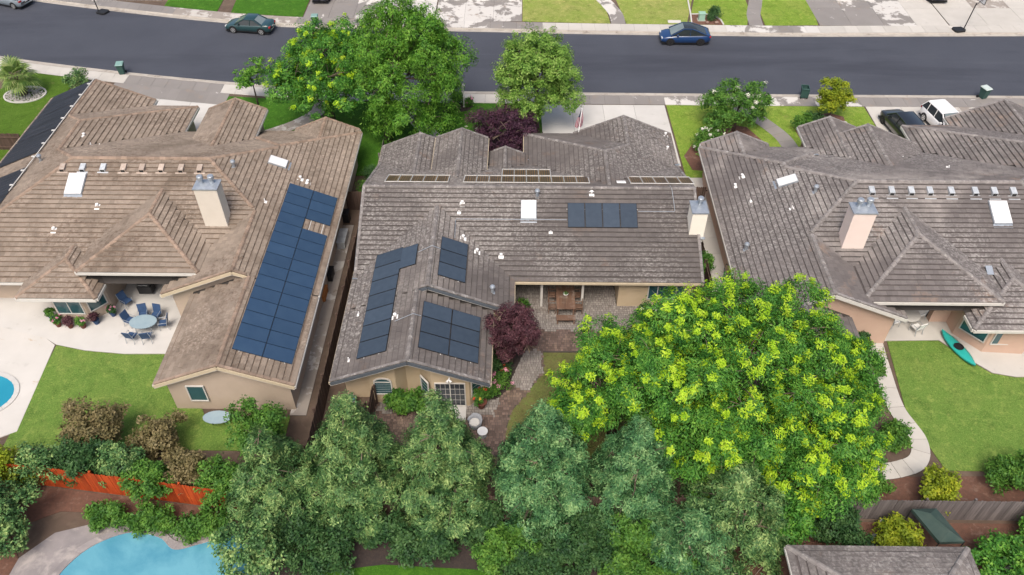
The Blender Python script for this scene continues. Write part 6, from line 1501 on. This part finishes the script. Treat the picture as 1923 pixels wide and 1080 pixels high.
struct(MB().prism([(-11.9, 12), (-11.9, 21.2), (8.5, 21.2), (8.5, 12)], .03, .10).build('planting_bed', M['mulch']))
lawn('rear_lawn', [(-10, 12), (-10, 18.2), (-6.5, 18.7), (-2, 18.5), (.5, 17.9), (.5, 12)], 'grassdk', .12)
struct(MB().prism([(8.6, 12), (8.6, 21.3), (31, 21.3), (31, 12)], .03, .10).build('planting_bed', M['mulchr']))
struct(MB().prism([(10.8, 21.8), (10.8, 24.3), (21, 24.0), (31, 24.2), (31, 21.8)], .03, .11).build('planting_bed', M['mulchr']))
# ================================================================ right backyards
kq = thing('kayak', 'teal plastic kayak lying along the peach house\'s bay', 'kayak', (26.75, 33.0, .15))
kb = MB(); rr = []
for t in np.linspace(-1, 1, 11):
    w = .36 * (1 - abs(t) ** 2.4) + .02; zt = .14 + .1 * abs(t) ** 2
    rr.append([(t * 1.5, w, .2 + zt * .3), (t * 1.5, w * .8, .05 + .12 * abs(t) ** 3), (t * 1.5, 0, .02 + .14 * abs(t) ** 3), (t * 1.5, -w * .8, .05 + .12 * abs(t) ** 3), (t * 1.5, -w, .2 + zt * .3), (t * 1.5, -w * .5, .22 + zt * .5), (t * 1.5, w * .5, .22 + zt * .5)])
vv = [p for r_ in rr for p in r_]; kb.raw(vv, [(i * 7 + j, i * 7 + (j + 1) % 7, (i + 1) * 7 + (j + 1) % 7, (i + 1) * 7 + j) for i in range(10) for j in range(7)])
an = R(-72); ca, sa = math.cos(an), math.sin(an); kb.v = [(26.75 + x * ca - y * sa, 33.0 + x * sa + y * ca, z + .14) for x, y, z in kb.v]; kb.build('hull', M['teal'], kq, smooth=True)
ck = MB(); ck.lathe([(.28, 0), (.3, .03), (.24, .03), (.22, -.05)], (26.75, 33.0, .46), 14); ck.build('cockpit', M['black'], kq)
rt = thing('patio_table', 'round white table under the peach house\'s porch', 'table', (24.4, 35.4, .13)); MB().lathe([(.7, .72), (.72, .75), (.7, .78)], (24.4, 35.4, .1), 20).build('table_top', M['trimw'], rt); MB().lathe([(.3, 0), (.06, .08), (.06, .72)], (24.4, 35.4, .12), 10).build('pedestal', M['trimw'], rt)
for a, lb in ((20, 'white chair right of the white round table'), (110, 'white chair behind the white round table'), (200, 'white chair left of the white round table'), (290, 'white chair in front of the white round table')): patio_chair(lb, 24.4 + .95 * math.cos(R(a)), 35.4 + .95 * math.sin(R(a)), a - 90, 'white', 'white chairs under the peach porch')
cn = thing('canopy', 'dark green canvas canopy in the lower right garden', 'canopy', (20.2, 20.2, .1))
MB().raw_canopy() if hasattr(MB, 'raw_canopy') else None
cv = MB(); q4 = [(19.3, 21.0, 1.9), (20.5, 21.05, 1.9), (21.2, 19.3, 1.9), (20.0, 19.25, 1.9)]; ap = [(19.95, 20.6, 2.2), (20.55, 19.7, 2.2)]
cv.face([q4[0], q4[1], ap[0]][::-1]); cv.face([q4[1], q4[2], ap[1], ap[0]][::-1]); cv.face([q4[2], q4[3], ap[1]][::-1]); cv.face([q4[3], q4[0], ap[0], ap[1]][::-1])
for a, c in zip(q4, q4[1:] + q4[:1]): cv.face([a, c, (c[0], c[1], 1.7), (a[0], a[1], 1.7)])
cv.build('cover', M['dkgreen'], cn)
for p in q4: MB().tube([(p[0], p[1], .1), p], .025, 6).build('post', M['black'], cn)
gs = thing('garden_stool', 'dark round stool on the soil behind the grey roof', 'stool', (17.7, 20.2, .1)); MB().lathe([(.2, 0), (.25, .2), (.2, .42), (.22, .45), (.05, .46)], (17.7, 20.2, .1), 12).build('body', M['fasciaD'], gs)
for x, y, lb in ((18.4, 20.9, 'white statue-like planter by the lime bush'), (23.9, 19.9, 'white planter left of the terracotta at the lower right')):
    q = thing('planter', lb, 'plant pot', (x, y, .1)); MB().lathe([(.16, 0), (.22, .06), (.1, .12), (.12, .3), (.28, .5), (.3, .55), (.25, .55)], (x, y, .1), 12).build('urn', M['trimw'], q)
    V, F, mm = foliage([(x, y, .75, .2, .2, .15)], n=14, per=14, cr=.12, leaf=(.14, .05), seed=int(x * 9), low=-.5); mesh_np('foliage', V, F, [L['shrub']], None, q)
tr = thing('terracotta_pot', 'orange terracotta pot at the lower right edge', 'plant pot', (24.6, 19.5, .1)); MB().lathe([(.3, 0), (.42, .4), (.46, .5), (.4, .5), (.36, .42)], (24.6, 19.5, .1), 14).build('pot', M['orange'], tr)
sh = thing('garden_table', 'low white table at the bottom right corner', 'table', (23.3, 18.2, .1)); MB().lathe([(.6, .5), (.62, .53), (.6, .56)], (23.9, 18.4, .05), 18).build('table_top', M['trimw'], sh); MB().lathe([(.3, 0), (.08, .1), (.08, .5)], (23.9, 18.4, .08), 10).build('pedestal', M['trimw'], sh)
